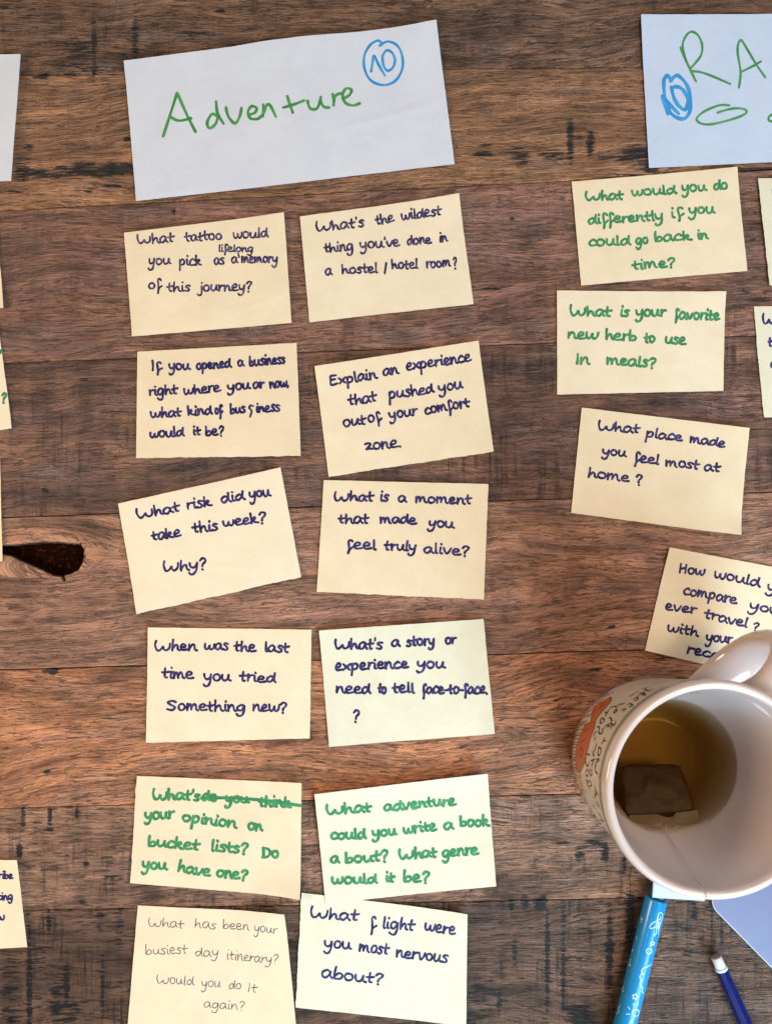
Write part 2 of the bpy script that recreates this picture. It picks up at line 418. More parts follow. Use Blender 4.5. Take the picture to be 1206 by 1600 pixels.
# ------------------------------------------------------------------ handwriting
GL = {
'a': (.86, [[(.60, .80), (.36, .96), (.06, .60), (.10, .14), (.34, .04), (.58, .45), (.64, .86), (.63, .35), (.82, .04)]]),
'b': (.78, [[(.08, 1.60), (.07, .9), (.09, .10), (.14, .35), (.38, .72), (.64, .48), (.52, .08), (.12, .04)]]),
'c': (.70, [[(.58, .78), (.36, .95), (.06, .52), (.20, .05), (.64, .14)]]),
'd': (.88, [[(.56, .70), (.34, .86), (.05, .50), (.18, .04), (.46, .20), (.64, .80), (.68, 1.50), (.66, .40), (.84, .03)]]),
'e': (.74, [[(.08, .44), (.42, .54), (.50, .82), (.26, .95), (.05, .52), (.20, .05), (.68, .14)]]),
'f': (.58, [[(.50, 1.22), (.38, 1.50), (.20, 1.30), (.22, .5), (.25, -.1), (.20, -.68)], [(.20, -.62), (.30, .0), (.58, .38)]]),
'g': (.82, [[(.60, .80), (.36, .95), (.06, .60), (.12, .16), (.36, .08), (.58, .50), (.64, .86), (.62, .0), (.48, -.62), (.20, -.72), (.02, -.48)]]),
'h': (.80, [[(.08, 1.55), (.08, .7), (.10, .02)], [(.11, .22), (.34, .74), (.52, .68), (.58, .20), (.76, .03)]]),
'i': (.36, [[(.14, .86), (.13, .14), (.28, .03)], [(.16, 1.52), (.18, 1.42)]]),
'j': (.45, [[(.30, .86), (.32, .0), (.22, -.55), (-.05, -.62), (-.14, -.42)], [(.30, 1.52), (.32, 1.42)]]),
'k': (.78, [[(.08, 1.55), (.08, .7), (.10, .02)], [(.11, .30), (.36, .84), (.50, .66), (.28, .42), (.46, .12), (.74, .04)]]),
'l': (.36, [[(.12, 1.52), (.11, .6), (.14, .10), (.26, .04)]]),
'm': (1.18, [[(.06, .90), (.09, .02)], [(.10, .30), (.28, .84), (.42, .70), (.45, .10)], [(.46, .30), (.66, .86), (.84, .70), (.90, .18), (1.08, .03)]]),
'n': (.82, [[(.06, .90), (.09, .02)], [(.10, .28), (.32, .86), (.52, .72), (.58, .18), (.76, .03)]]),
'o': (.78, [[(.44, .90), (.20, .88), (.05, .48), (.22, .06), (.52, .12), (.64, .52), (.50, .86), (.36, .90)]]),
'p': (.80, [[(.10, .90), (.10, .1), (.06, -.72)], [(.11, .50), (.32, .94), (.60, .72), (.52, .18), (.14, .10)]]),
'q': (.80, [[(.58, .8), (.3, .95), (.06, .5), (.3, .05), (.6, .8), (.62, -.7)]]),
'r': (.58, [[(.08, .90), (.10, .02)], [(.10, .36), (.28, .80), (.54, .84)]]),
's': (.62, [[(.50, .86), (.26, .94), (.12, .72), (.36, .48), (.46, .20), (.26, .02), (.02, .12)]]),
't': (.60, [[(.22, 1.34), (.20, .6), (.24, .12), (.42, .06)], [(-.02, .70), (.26, .74), (.56, .82)]]),
'u': (.86, [[(.06, .88), (.08, .30), (.26, .04), (.50, .22), (.62, .84)], [(.62, .84), (.64, .24), (.84, .06)]]),
'v': (.74, [[(.04, .88), (.14, .40), (.30, .06), (.48, .40), (.62, .90)]]),
'w': (1.08, [[(.04, .88), (.08, .28), (.26, .04), (.46, .30), (.52, .72), (.56, .24), (.74, .04), (.94, .36), (.98, .88)]]),
'x': (.76, [[(.06, .86), (.30, .50), (.66, .06)], [(.64, .84), (.34, .46), (.04, .04)]]),
'y': (.80, [[(.04, .90), (.08, .44), (.28, .22), (.52, .42), (.62, .88)], [(.62, .88), (.58, .0), (.42, -.60), (.14, -.72), (.0, -.50)]]),
'z': (.78, [[(.06, .82), (.40, .92), (.58, .74), (.30, .30), (.10, .04), (.44, .12), (.72, .06)]]),
'W': (1.50, [[(.08, 1.52), (.03, .80), (.22, .08), (.50, .14), (.74, .62), (.78, .30), (1.0, .04), (1.30, .36), (1.36, 1.06)]]),
'I': (.38, [[(.14, 1.55), (.16, .8), (.16, .02)]]),
'E': (.90, [[(.66, 1.40), (.16, 1.36), (.10, .8), (.12, .08), (.72, .10)], [(.12, .74), (.56, .80)]]),
'S': (.95, [[(.80, 1.20), (.46, 1.40), (.12, 1.14), (.40, .74), (.72, .42), (.46, .06), (.04, .16)]]),
'D': (1.05, [[(.14, 1.36), (.12, .04)], [(.08, 1.34), (.60, 1.18), (.86, .66), (.58, .10), (.06, .04)]]),
'H': (.95, [[(.10, 1.50), (.14, .04)], [(.14, .60), (.66, .84)], [(.68, 1.46), (.70, .04)]]),
'?': (.72, [[(.10, 1.16), (.30, 1.52), (.58, 1.34), (.54, .92), (.34, .60), (.30, .32)], [(.30, -.08), (.32, -.14)]]),
'!': (.3, [[(.1, 1.4), (.1, .4)]]),
"'": (.26, [[(.14, 1.58), (.12, 1.22)]]),
'.': (.28, [[(.12, .06), (.14, .0)]]),
',': (.28, [[(.14, .10), (.10, -.16)]]),
'-': (.55, [[(.06, .46), (.44, .50)]]),
'/': (.55, [[(.44, 1.60), (.02, -.12)]]),
}
def catmull(pts, sub=5):
    if len(pts) == 2:
        a, b = pts
        return [(a[0] + (b[0] - a[0]) * t / 3, a[1] + (b[1] - a[1]) * t / 3) for t in range(4)]
    P = [pts[0]] + list(pts) + [pts[-1]]
    out = []
    for i in range(1, len(P) - 2):
        p0, p1, p2, p3 = P[i - 1], P[i], P[i + 1], P[i + 2]
        for s in range(sub):
            t = s / sub; t2 = t * t; t3 = t2 * t
            out.append(tuple(0.5 * (2 * p1[k] + (p2[k] - p0[k]) * t + (2 * p0[k] - 5 * p1[k] + 4 * p2[k] - p3[k]) * t2 +
                                    (-p0[k] + 3 * p1[k] - 3 * p2[k] + p3[k]) * t3) for k in range(2)))
    out.append(tuple(pts[-1]))
    return out

class Ink:
    """collects pen strokes (table units) and builds them as thin ribbons lying on a surface"""
    def __init__(self, seed=1):
        self.v, self.f, self.a = [], [], []
        self.r = random.Random(seed); self.k = 0
    def stroke(self, pts, w, surf, pressure=0.4, sub=5, smooth=True):
        r = self.r
        p = catmull(pts, sub) if smooth else list(pts)
        q = [p[0]]
        for c in p[1:]:
            if math.hypot(c[0] - q[-1][0], c[1] - q[-1][1]) > 0.05: q.append(c)
        if len(q) < 2: q.append((q[0][0] + .3, q[0][1] + .2))
        p = q; n = len(p)
        self.k += 1
        eps = 0.10 + 0.022 * (self.k % 7)
        ph = r.random() * 6.28; base = pressure + r.uniform(-.15, .15)
        rows = []
        for i in range(n):
            a = p[max(0, i - 1)]; b = p[min(n - 1, i + 1)]
            tx, ty = b[0] - a[0], b[1] - a[1]; L = math.hypot(tx, ty) or 1
            tx /= L; ty /= L
            hw = 0.5 * w * (1 + 0.13 * math.sin(ph + i * 0.55) + r.uniform(-.03, .03))
            rows.append((p[i], (tx, ty), hw))
        (c0, t0, h0) = rows[0]; (c1, t1, h1) = rows[-1]
        cap = []
        for ang in (80, 55, 28): cap.append(((c0[0] - t0[0] * h0 * math.sin(math.radians(ang)), c0[1] - t0[1] * h0 * math.sin(math.radians(ang))), t0, h0 * math.cos(math.radians(ang))))
        end = []
        for ang in (28, 55, 80): end.append(((c1[0] + t1[0] * h1 * math.sin(math.radians(ang)), c1[1] + t1[1] * h1 * math.sin(math.radians(ang))), t1, h1 * math.cos(math.radians(ang))))
        rows = cap + rows + end
        m = len(rows); b0 = len(self.v)
        for i, (c, t, hw) in enumerate(rows):
            e = eps + 0.018 * i / m
            for sg in (1, -1):
                x = c[0] - t[1] * hw * sg; y = c[1] + t[0] * hw * sg
                self.v.append(W(x, y, surf(x, y) + e))
                self.a.append(base + 0.25 * math.sin(ph * 2 + i * 0.3))
        for i in range(m - 1):
            k = b0 + 2 * i
            self.f.append((k, k + 2, k + 3, k + 1))
    def word(self, text, p0, p1, xh, w, surf, slant=0.03, pressure=0.4):
        r = self.r
        adv = []
        for ch in text: adv.append(GL[ch][0] * r.uniform(.95, 1.06))
        tot = sum(adv) - 0.10
        dx, dy = p1[0] - p0[0], p1[1] - p0[1]; L = math.hypot(dx, dy) or 1
        ux, uy = dx / L, dy / L
        w = w * 1.0 * min(1.0, (xh / 11.0) ** .5)
        p0 = (p0[0] + ux * w * .45, p0[1] + uy * w * .45)
        sx = max(.4 * L, L - w * .9) / tot
        sy = xh * 0.90
        cur = 0.0
        for ch, ad in zip(text, adv):
            gy = r.uniform(-.06, .06); gs = r.uniform(.92, 1.08); sl = slant + r.uniform(-.05, .05)
            for st in GL[ch][1]:
                pts = []
                for (gx, g) in st:
                    g = g if g < 1 else 1 + (g - 1) * .82
                    g2 = g * gs + gy + r.uniform(-.03, .03)
                    X = (cur + gx * ad / GL[ch][0] + r.uniform(-.02, .02)) * sx + g2 * sl * sy
                    Yv = -g2 * sy
                    pts.append((p0[0] + ux * X - uy * Yv, p0[1] + uy * X + ux * Yv))
                self.stroke(pts, w, surf, pressure)
            cur += ad
    def build(self, name, mat, parent):
        o = link_mesh(name, self.v, self.f, mat, parent)
        a = o.data.attributes.new('ink', 'FLOAT', 'POINT')
        a.data.foreach_set('value', self.a)
        return o

# ------------------------------------------------------------------ paper sheets
def sheet(name, corners, base, lifts, mat, parent, seed, torn=(), top_shape=None, wave=0.8, nx=70, ny=50, th=0.55):
    """corners TL,TR,BR,BL; lifts: dict of corner/edge -> height"""
    r = random.Random(seed)
    (ax, ay), (bx, by), (cx, cy), (dx, dy) = corners
    def unproj(x, y):
        # nearly a parallelogram: a few Newton steps on the bilinear patch
        s = t = .5
        for _ in range(4):
            px = (ax * (1 - s) + bx * s) * (1 - t) + (dx * (1 - s) + cx * s) * t
            py = (ay * (1 - s) + by * s) * (1 - t) + (dy * (1 - s) + cy * s) * t
            sxx = (bx - ax) * (1 - t) + (cx - dx) * t; sxy = (by - ay) * (1 - t) + (cy - dy) * t
            txx = (dx - ax) * (1 - s) + (cx - bx) * s; txy = (dy - ay) * (1 - s) + (cy - by) * s
            det = sxx * txy - sxy * txx
            ex, ey = x - px, y - py
            s += (ex * txy - ey * txx) / det; t += (sxx * ey - sxy * ex) / det
        return s, t
    ox, oy = r.uniform(0, 50), r.uniform(0, 50)
    lifts = {k_: v_ * 1.35 for k_, v_ in lifts.items()}
    ca = r.uniform(0, math.pi); cs0, ct0 = r.uniform(.55, .95), r.uniform(.55, .95)
    cnx, cny = math.cos(ca), math.sin(ca)
    def hz(s, t):
        z = base
        z += wave * (1 + mnoise.noise((s * 2.2 + ox, t * 1.7 + oy, seed * 1.3))) * 0.9
        z += 0.22 * wave * mnoise.noise((s * 7 + ox, t * 5 + oy, 3.1))
        z += .55 * wave * max(0, 1 - abs((s - cs0) * cnx + (t - ct0) * cny) / .035) * max(0, 1 - math.hypot(s - cs0, t - ct0) / .3)
        for k, v in lifts.items():
            if k == 'TL': q = max(0, 1 - math.hypot(s, t) / .45)
            elif k == 'TR': q = max(0, 1 - math.hypot(1 - s, t) / .45)
            elif k == 'BR': q = max(0, 1 - math.hypot(1 - s, 1 - t) / .32)
            elif k == 'BL': q = max(0, 1 - math.hypot(s, 1 - t) / .4)
            elif k == 'T': q = max(0, 1 - t / .55)
            elif k == 'B': q = max(0, (t - .5) / .5)
            elif k == 'L': q = max(0, 1 - s / .4)
            elif k == 'R': q = max(0, (s - .6) / .4)
            z += v * q * q
        return z
    def surf(x, y):
        s, t = unproj(x, y)
        return hz(min(1.02, max(-.02, s)), min(1.02, max(-.02, t)))
    V, F = [], []
    jit = {e: [0.0] * (max(nx, ny) + 1) for e in 'TBLR'}
    for e in 'TBLR':
        amp = 0.8 if e in torn else 0.25
        v = 0
        for i in range(max(nx, ny) + 1):
            v = v * .6 + r.uniform(-1, 1) * .6
            jit[e][i] = v * amp
    for layer in (0, 1):
        for j in range(ny + 1):
            for i in range(nx + 1):
                s, t = i / nx, j / ny
                px = (ax * (1 - s) + bx * s) * (1 - t) + (dx * (1 - s) + cx * s) * t
                py = (ay * (1 - s) + by * s) * (1 - t) + (dy * (1 - s) + cy * s) * t
                if j == 0: py += jit['T'][i]
                if j == ny: py += jit['B'][i]
                if i == 0: px += jit['L'][j]
                if i == nx: px += jit['R'][j]
                if top_shape: py += top_shape(s) * (1 - t)
                V.append(W(px, py, hz(s, t) - (th if layer else 0)))
    n1 = (nx + 1) * (ny + 1)
    I = lambda i, j, l=0: l * n1 + j * (nx + 1) + i
    for j in range(ny):
        for i in range(nx):
            F.append((I(i, j + 1), I(i + 1, j + 1), I(i + 1, j), I(i, j)))
            F.append((I(i, j, 1), I(i + 1, j, 1), I(i + 1, j + 1, 1), I(i, j + 1, 1)))
    rim = [(i, 0) for i in range(nx)] + [(nx, j) for j in range(ny)] + [(i, ny) for i in range(nx, 0, -1)] + [(0, j) for j in range(ny, 0, -1)]
    b0 = len(V); m = len(rim)
    for i, j in rim:
        V.append(V[I(i, j)]); V.append(V[I(i, j, 1)])
    for q in range(m):
        q2 = (q + 1) % m
        F.append((b0 + 2 * q, b0 + 2 * q2, b0 + 2 * q2 + 1, b0 + 2 * q + 1))
    o = link_mesh(name, V, F, mat, parent)
    # smooth the flat faces, keep the cut edges crisp
    flags = [True] * (2 * nx * ny) + [False] * (len(F) - 2 * nx * ny)
    o.data.polygons.foreach_set('use_smooth', flags)
    return surf

GN = 'handwritten question notes laid out in columns'
def note(label, origin, k, corners, lines, ink, w, xh, lifts=None, torn=(), mat=None, seed=1, base=1.5, extra=None, wave=0.8, pressure=.4, slant=.03):
    """origin, k: where the listed measurements sit on the table and how many of them make one unit"""
    T = lambda p: (origin[0] + p[0] / k, origin[1] + p[1] / k)
    cs = [T(c) for c in corners]
    c0 = (sum(c[0] for c in cs) / 4, sum(c[1] for c in cs) / 4)
    e = empty('sticky_note', W(c0[0], c0[1], 0), label, 'note', GN)
    surf = sheet('paper', cs, base, lifts or {}, mat or (M_note, M_note_b, M_note_c)[seed % 3], e, seed, torn, wave=wave)
    ik = Ink(seed)
    for wd in lines:
        text, x0, y0, x1, y1 = wd[:5]
        xx = wd[5] if len(wd) > 5 else xh
        ik.word(text, T((x0, y0)), T((x1, y1)), xx / k, w / k, surf, slant, pressure)
    if extra:
        for pts, ww in extra:
            ik.stroke([T(p) for p in pts], ww / k, surf, pressure)
    if ik.v: ik.build('handwriting', ink, e)
    return e

note('pale yellow note asking what tattoo you would pick, in navy ink', (180, 300), 4.159,
     [(60, 268), (1098, 140), (1147, 852), (113, 942)],
     [('What', 142, 340, 385, 328), ('tattoo', 452, 326, 700, 310), ('would', 765, 306, 998, 298),
      ('lifelong', 668, 388, 900, 392, 34), ('you', 215, 478, 365, 472), ('pick', 412, 482, 565, 476), ('as', 640, 474, 714, 470),
      ('a', 752, 464, 800, 462), ('memory', 815, 464, 1062, 460), ('of', 212, 636, 305, 632), ('this', 335, 650, 492, 644), ('journey?', 540, 648, 890, 645)],
     I_fade, 13, 47, {'TR': 2, 'BL': 1}, seed=3, extra=[([(800, 402), (806, 425)], 13)], pressure=.35)
note("pale yellow note asking for the wildest hostel or hotel thing you've done", (460, 300), 4.159,
     [(36, 165), (1065, 25), (1163, 730), (98, 848)],
     [("What's", 138, 264, 458, 230), ('the', 525, 218, 652, 196), ('wildest', 690, 188, 955, 158), ('thing', 190, 398, 388, 378), ("you've", 422, 372, 685, 354),
      ('done', 728, 350, 892, 334), ('in', 935, 330, 998, 324), ('a', 195, 546, 248, 542), ('hostel', 302, 534, 545, 526), ('/', 580, 530, 606, 528), ('hotel', 625, 505, 806, 500),
      ('room', 850, 498, 1018, 484), ('?', 1026, 494, 1060, 492, 54)], I_fade, 13.5, 47, {'TR': 4, 'T': 1}, seed=4, pressure=.3)
note('creamy note asking what business you would open, square to the table', (190, 520), 4.159,
     [(105, 125), (1138, 67), (1165, 802), (96, 815)],
     [('If', 185, 250, 265, 248), ('you', 305, 246, 448, 240), ('opened', 482, 240, 718, 224), ('a', 752, 220, 800, 216), ('business', 825, 218, 1070, 200),
      ('right', 175, 412, 368, 396), ('where', 400, 406, 650, 380), ('you', 686, 380, 838, 366), ('ar', 850, 364, 932, 356), ('now,', 958, 360, 1090, 352),
      ('what', 185, 556, 395, 544), ('kind', 425, 540, 594, 528), ('of', 603, 530, 660, 526), ('bus', 700, 526, 812, 522), ('iness', 868, 520, 1035, 512), ('would', 180, 686, 412, 672), ('it', 460, 668, 520, 664), ('be?', 540, 672, 672, 664)],
     I_navy, 15, 46, {'BR': 2}, torn=('B',), seed=5, extra=[([(856, 478), (838, 474), (832, 492), (846, 508), (842, 530), (836, 548)], 14)])
note('note tilted upwards about an experience out of your comfort zone', (480, 520), 4.02,
     [(48, 218), (1072, 57), (1170, 748), (135, 905)],
     [('Explain', 138, 338, 442, 290), ('an', 470, 278, 580, 262), ('experience', 618, 242, 1032, 182), ('that', 255, 458, 440, 432), ('pushed', 505, 420, 798, 376), ('you', 820, 376, 978, 350),
      ('out', 222, 594, 372, 574), ('of', 378, 568, 468, 552), ('your', 510, 546, 695, 520), ('comfort', 733, 516, 1024, 466), ('zone.', 355, 738, 592, 718)],
     I_navy, 14.5, 48, {'T': 3, 'TL': 1}, torn=('B',), seed=6)
note('strongly tilted note asking what risk you took this week, beside the knot', (170, 720), 3.89,
     [(60, 262), (1045, 43), (1170, 708), (173, 933)],
     [('What', 172, 354, 438, 310), ('risk', 472, 296, 630, 274), ('did', 680, 258, 830, 238), ('you', 852, 232, 988, 214), ('take', 260, 486, 446, 460), ('this', 508, 440, 670, 424),
      ('week?', 690, 402, 962, 372), ('Why?', 328, 676, 598, 656)], I_navy, 14.5, 46, {'BL': 2, 'TR': 2}, torn=('B',), seed=7, wave=1.3)
note('note asking what moment made you feel truly alive, ragged bottom edge', (480, 730), 4.02,
     [(104, 83), (1135, 108), (1108, 832), (60, 785)],
     [('What', 162, 212, 418, 214), ('is', 448, 214, 514, 220), ('a', 562, 218, 625, 222), ('moment', 672, 224, 1030, 234), ('that', 190, 352, 388, 354), ('made', 450, 352, 688, 358), ('you', 754, 372, 922, 386),
      ('feel', 235, 514, 436, 518), ('truly', 478, 518, 688, 530), ('alive?', 722, 538, 1018, 556)], I_navy, 15, 46, {'T': 1}, torn=('B',), seed=8)
note('note asking when you last tried something new', (210, 960), 4.159,
     [(92, 85), (1152, 100), (1140, 806), (77, 835)],
     [('When', 128, 234, 414, 234), ('was', 448, 226, 615, 234), ('the', 642, 240, 794, 242), ('last', 840, 244, 1008, 246), ('time', 178, 414, 390, 416), ('you', 446, 430, 630, 432), ('tried', 680, 432, 922, 446),
      ('Something', 205, 624, 728, 630), ('new?', 762, 628, 994, 634)], I_navy, 15.5, 50, {'TL': 1}, seed=9)
note('note asking for a story you need to tell face-to-face', (480, 950), 3.89,
     [(73, 137), (1068, 67), (1138, 765), (133, 843)],
     [("What's", 160, 248, 462, 252), ('a', 505, 234, 566, 234), ('story', 597, 234, 778, 222), ('or', 830, 220, 906, 216), ('experience', 163, 380, 616, 364), ('you', 660, 364, 838, 366), ('need', 168, 516, 388, 522), ('to', 424, 516, 484, 520),
      ('tell', 512, 518, 655, 514), ('face-to-face.', 690, 520, 1098, 520), ('?', 268, 686, 322, 686, 56)], I_navy, 15.5, 46, {'T': 3.5, 'BL': 2}, mat=M_note_cool_lit, seed=10)
note('green-inked note about bucket lists with crossed-out words and curled corner', (190, 1190), 4.159,
     [(100, 93), (1170, 137), (1163, 880), (58, 790)],
     [("What's", 196, 244, 514, 252), ('do', 518, 256, 628, 256), ('you', 668, 264, 832, 268), ('think', 888, 288, 1105, 298), ('your', 146, 374, 348, 366), ('opinion', 385, 388, 752, 430), ('on', 812, 444, 922, 448),
      ('bucket', 165, 546, 508, 574), ('lists?', 572, 580, 824, 596), ('Do', 908, 626, 1028, 622), ('you', 128, 692, 298, 702), ('have', 355, 710, 578, 748), ('one?', 608, 748, 822, 768)],
     I_green, 18.5, 52, {'BR': 9, 'TR': 2}, torn=('L',), seed=11, extra=[([(525, 238), (700, 236), (930, 252), (1165, 285)], 22)])
note('green-inked note about writing an adventure book, overlapping the note below', (480, 1190), 3.89,
     [(46, 188), (1087, 62), (1144, 750), (112, 862)],
     [('What', 112, 314, 392, 296), ('adventure', 460, 298, 904, 256), ('could', 136, 470, 362, 464), ('you', 390, 458, 545, 440), ('write', 578, 440, 790, 412), ('a', 822, 408, 890, 404), ('book', 918, 388, 1105, 386),
      ('a', 135, 612, 200, 612), ('bout?', 222, 614, 498, 598), ('What', 550, 594, 790, 576), ('genre', 812, 580, 1040, 556), ('would', 142, 742, 428, 734), ('it', 470, 732, 534, 726), ('be?', 574, 730, 746, 726)],
     I_green, 17.5, 48, {'T': 7, 'R': 3}, mat=M_note_cool_lit, seed=12, base=3.2)
note('note in thin ballpoint about your busiest day itinerary', (190, 1390), 4.307,
     [(112, 107), (1100, 152), (1180, 960), (40, 950)],
     [('What', 180, 246, 418, 258), ('has', 488, 252, 636, 268), ('been', 678, 264, 862, 272), ('your', 892, 280, 1048, 290), ('busiest', 160, 434, 442, 430), ('day', 495, 446, 656, 450), ('itinerary?', 705, 466, 1052, 498),
      ('Would', 235, 630, 488, 644), ('you', 538, 652, 668, 658), ('do', 720, 668, 808, 670), ('It', 842, 684, 910, 690), ('again?', 552, 790, 830, 812)], I_pen, 5.5, 48, {'TR': 7, 'BR': 2}, mat=M_note_c, seed=13)  # darker paper chosen here to stand in for weaker window light
note('note with cool light put in its tint, asking what flight made you most nervous', (440, 1380), 4.02,
     [(125, 60), (1163, 185), (1157, 896), (88, 780)],
     [('What', 172, 210, 482, 238), ('f', 545, 286, 592, 288, 62), ('light', 624, 278, 832, 300), ('were', 888, 296, 1090, 316), ('you', 262, 402, 438, 412), ('most', 478, 424, 670, 450), ('nervous', 710, 460, 1042, 500), ('about?', 244, 586, 636, 636)],
     I_navy, 14.5, 54, {'TR': 3, 'R': 2}, torn=('L',), mat=M_note_cool_lit, seed=14, base=1.2)
note('green-inked note asking what you would do differently back in time', (880, 250), 3.70,
     [(46, 128), (997, 47), (1061, 642), (101, 727)],
     [('What', 118, 240, 344, 232), ('would', 386, 214, 652, 198), ('you', 678, 192, 824, 178), ('do', 858, 178, 948, 172), ('differently', 135, 374, 580, 350), ('if', 612, 340, 692, 330), ('you', 716, 318, 872, 308), ('could', 138, 500, 388, 492),
      ('go', 410, 490, 490, 488), ('back', 518, 474, 740, 466), ('in', 766, 460, 838, 456), ('time?', 392, 636, 646, 618)], I_green, 14, 42, {'TR': 2}, seed=15)
note('green-inked note asking about your favorite new herb', (860, 440), 3.4855,
     [(33, 50), (947, 60), (937, 597), (35, 617)],
     [('What', 98, 186, 330, 190), ('is', 370, 188, 428, 192), ('your', 456, 194, 628, 192), ('favorite', 664, 204, 920, 212), ('new', 84, 306, 260, 318), ('herb', 290, 318, 468, 326), ('to', 502, 334, 570, 336), ('use', 614, 338, 736, 348), ('In', 126, 448, 214, 450), ('meals?', 296, 450, 574, 472)],
     I_green, 14, 42, {'TR': 3}, seed=16)
note('note tilted downwards asking what place made you feel at home', (880, 620), 3.70,
     [(103, 65), (1070, 183), (1013, 802), (43, 672)],
     [('What', 190, 194, 436, 212), ('place', 466, 234, 684, 258), ('made', 720, 264, 930, 296), ('you', 216, 334, 360, 350), ('feel', 396, 374, 552, 392), ('most', 580, 396, 778, 424), ('at', 802, 428, 904, 436), ('home', 132, 462, 378, 492), ('?', 408, 505, 456, 505, 46)],
     I_navy, 13.5, 40, {'BR': 5, 'T': 1.2}, seed=17)
note('steeply tilted note asking how you would compare, partly under the mug handle', (980, 840), 5.336,
     [(343, 83), (1621, 323), (1408, 1235), (143, 942)],
     [('How', 412, 290, 642, 318), ('would', 708, 330, 1100, 412), ('you', 1146, 440, 1390, 500), ('compare', 452, 470, 908, 556), ('your', 1000, 590, 1330, 660), ('ever', 298, 600, 572, 636), ('travel', 626, 668, 996, 752), ('?', 1028, 770, 1090, 780, 46),
      ('with', 318, 780, 588, 822), ('your', 640, 862, 872, 882), ('recent', 480, 958, 900, 1050)], I_navy, 19, 60, {'TL': 2}, seed=18)
note('pale note cut off by the right edge, below the card reading RA', (1140, 260), 7.62,
     [(322, 153), (2250, 140), (2300, 1420), (463, 1425)], [('W', 486, 370, 640, 370, 90)], I_navy, 27, 90, {'L': 1}, torn=('L',), mat=M_note_cool_lit, seed=19)
note('pale note cut off by the right edge, beside the favorite herb note', (1150, 460), 7.625,
     [(200, 147), (2150, 130), (2250, 1440), (322, 1470)], [('W', 290, 358, 470, 352, 92), ('t', 365, 625, 425, 622, 85), ('o', 392, 875, 460, 872, 85)], I_navy, 27, 92, {}, torn=('L',), mat=M_note_cool_lit, seed=20)
note('note corner poking in at the left edge below the blank white card', (0, 0), 1.0, [(-258, 308), (-10, 300), (7.5, 483), (-240, 489)], [], I_green, 4, 10, {'BR': 2}, seed=21)
note('green-inked note end at the left edge with a question mark', (0, 0), 1.0, [(-255, 520), (-5, 487), (20, 670), (-230, 705)],
     [('?', 1, 628, 12, 628, 11)], I_green, 4, 10, {'BR': 1}, seed=22, extra=[([(-3, 556), (1, 552), (3, 548)], 4.2), ([(-6, 632), (-2, 628)], 4.2)])
note('narrow blank strip of a note at the left edge beside the knot hole', (0, 0), 1.0, [(-250, 715), (1, 718), (5, 877), (-245, 880)], [], I_green, 4, 10, {}, seed=23)
note('navy-inked note end at the lower left edge, showing word endings', (0, 1300), 8.0, [(-1720, 376), (238, 338), (368, 1418), (-1600, 1592)],
     [('ribe', -10, 575, 195, 568, 68), ('cing', -25, 845, 192, 832, 68), ('w', -40, 1105, 84, 1092, 70)], I_navy, 27, 68, {'R': 4}, seed=24)

# ------------------------------------------------------------------ the three big cards
GC = 'white cards heading the columns of notes'
def card(label, corners, origin, k, strokes, mat, seed, lifts, top_shape=None, wave=1.2):
    c0 = (sum(c[0] for c in corners) / 4, sum(c[1] for c in corners) / 4)
    e = empty('paper_card', W(c0[0], c0[1], 0), label, 'card', GC)
    surf = sheet('paper', corners, 1.5, lifts, mat, e, seed, (), top_shape, wave, 90, 50)
    T = lambda p: (origin[0] + p[0] / k, origin[1] + p[1] / k)
    for part, ink, w, sts in strokes:
        ik = Ink(seed)
        for st in sts:
            ik.stroke([T(p) for p in st], w / k, surf, .4, 7)
        ik.build(part, ink, e)
card('white card headed Adventure in green with a circled blue 10', [(195, 98), (681, 35), (710, 257), (214, 316)], (180, 20), 2.154, [
    ('heading_lettering', I_card, 9.5, [
        [(163, 418), (186, 348), (210, 275)], [(212, 276), (240, 340), (271, 402)], [(186, 352), (215, 366), (256, 358)],
        [(344, 350), (326, 344), (311, 372), (318, 391), (338, 378), (348, 350)], [(341, 302), (346, 342), (366, 376)],
        [(374, 322), (382, 352), (404, 375), (420, 352), (426, 324)],
        [(450, 346), (470, 340), (477, 324), (460, 318), (448, 336), (456, 358), (480, 360), (497, 346)],
        [(499, 312), (500, 330), (498, 352)], [(500, 340), (512, 312), (524, 318), (541, 352)],
        [(580, 284), (588, 310), (598, 338)], [(566, 322), (600, 312), (636, 298)],
        [(648, 300), (656, 324), (678, 326), (690, 300), (692, 286)], [(691, 300), (702, 319), (720, 322)],
        [(732, 276), (736, 296), (735, 313)], [(736, 302), (742, 282), (758, 274)],
        [(766, 292), (788, 280), (795, 262), (777, 258), (765, 280), (775, 306), (800, 315), (822, 308)]]),
    ('circled_number', I_blue, 8.5, [
        [(893, 104), (880, 100), (856, 116), (838, 150), (840, 195), (862, 232), (905, 246), (944, 230), (966, 190), (964, 145), (946, 114), (915, 103), (890, 116)],
        [(861, 200), (866, 172), (871, 148), (886, 178), (907, 214)],
        [(899, 150), (902, 178), (915, 198), (934, 188), (941, 162), (930, 138), (912, 132), (899, 150)]])],
    M_card, 31, {'T': 2, 'TR': 2, 'BL': 1}, lambda s: 3.0 * math.sin(max(0, s - .35) / .65 * 2 * math.pi) * -0.9 if s > .35 else 0, 1.6)
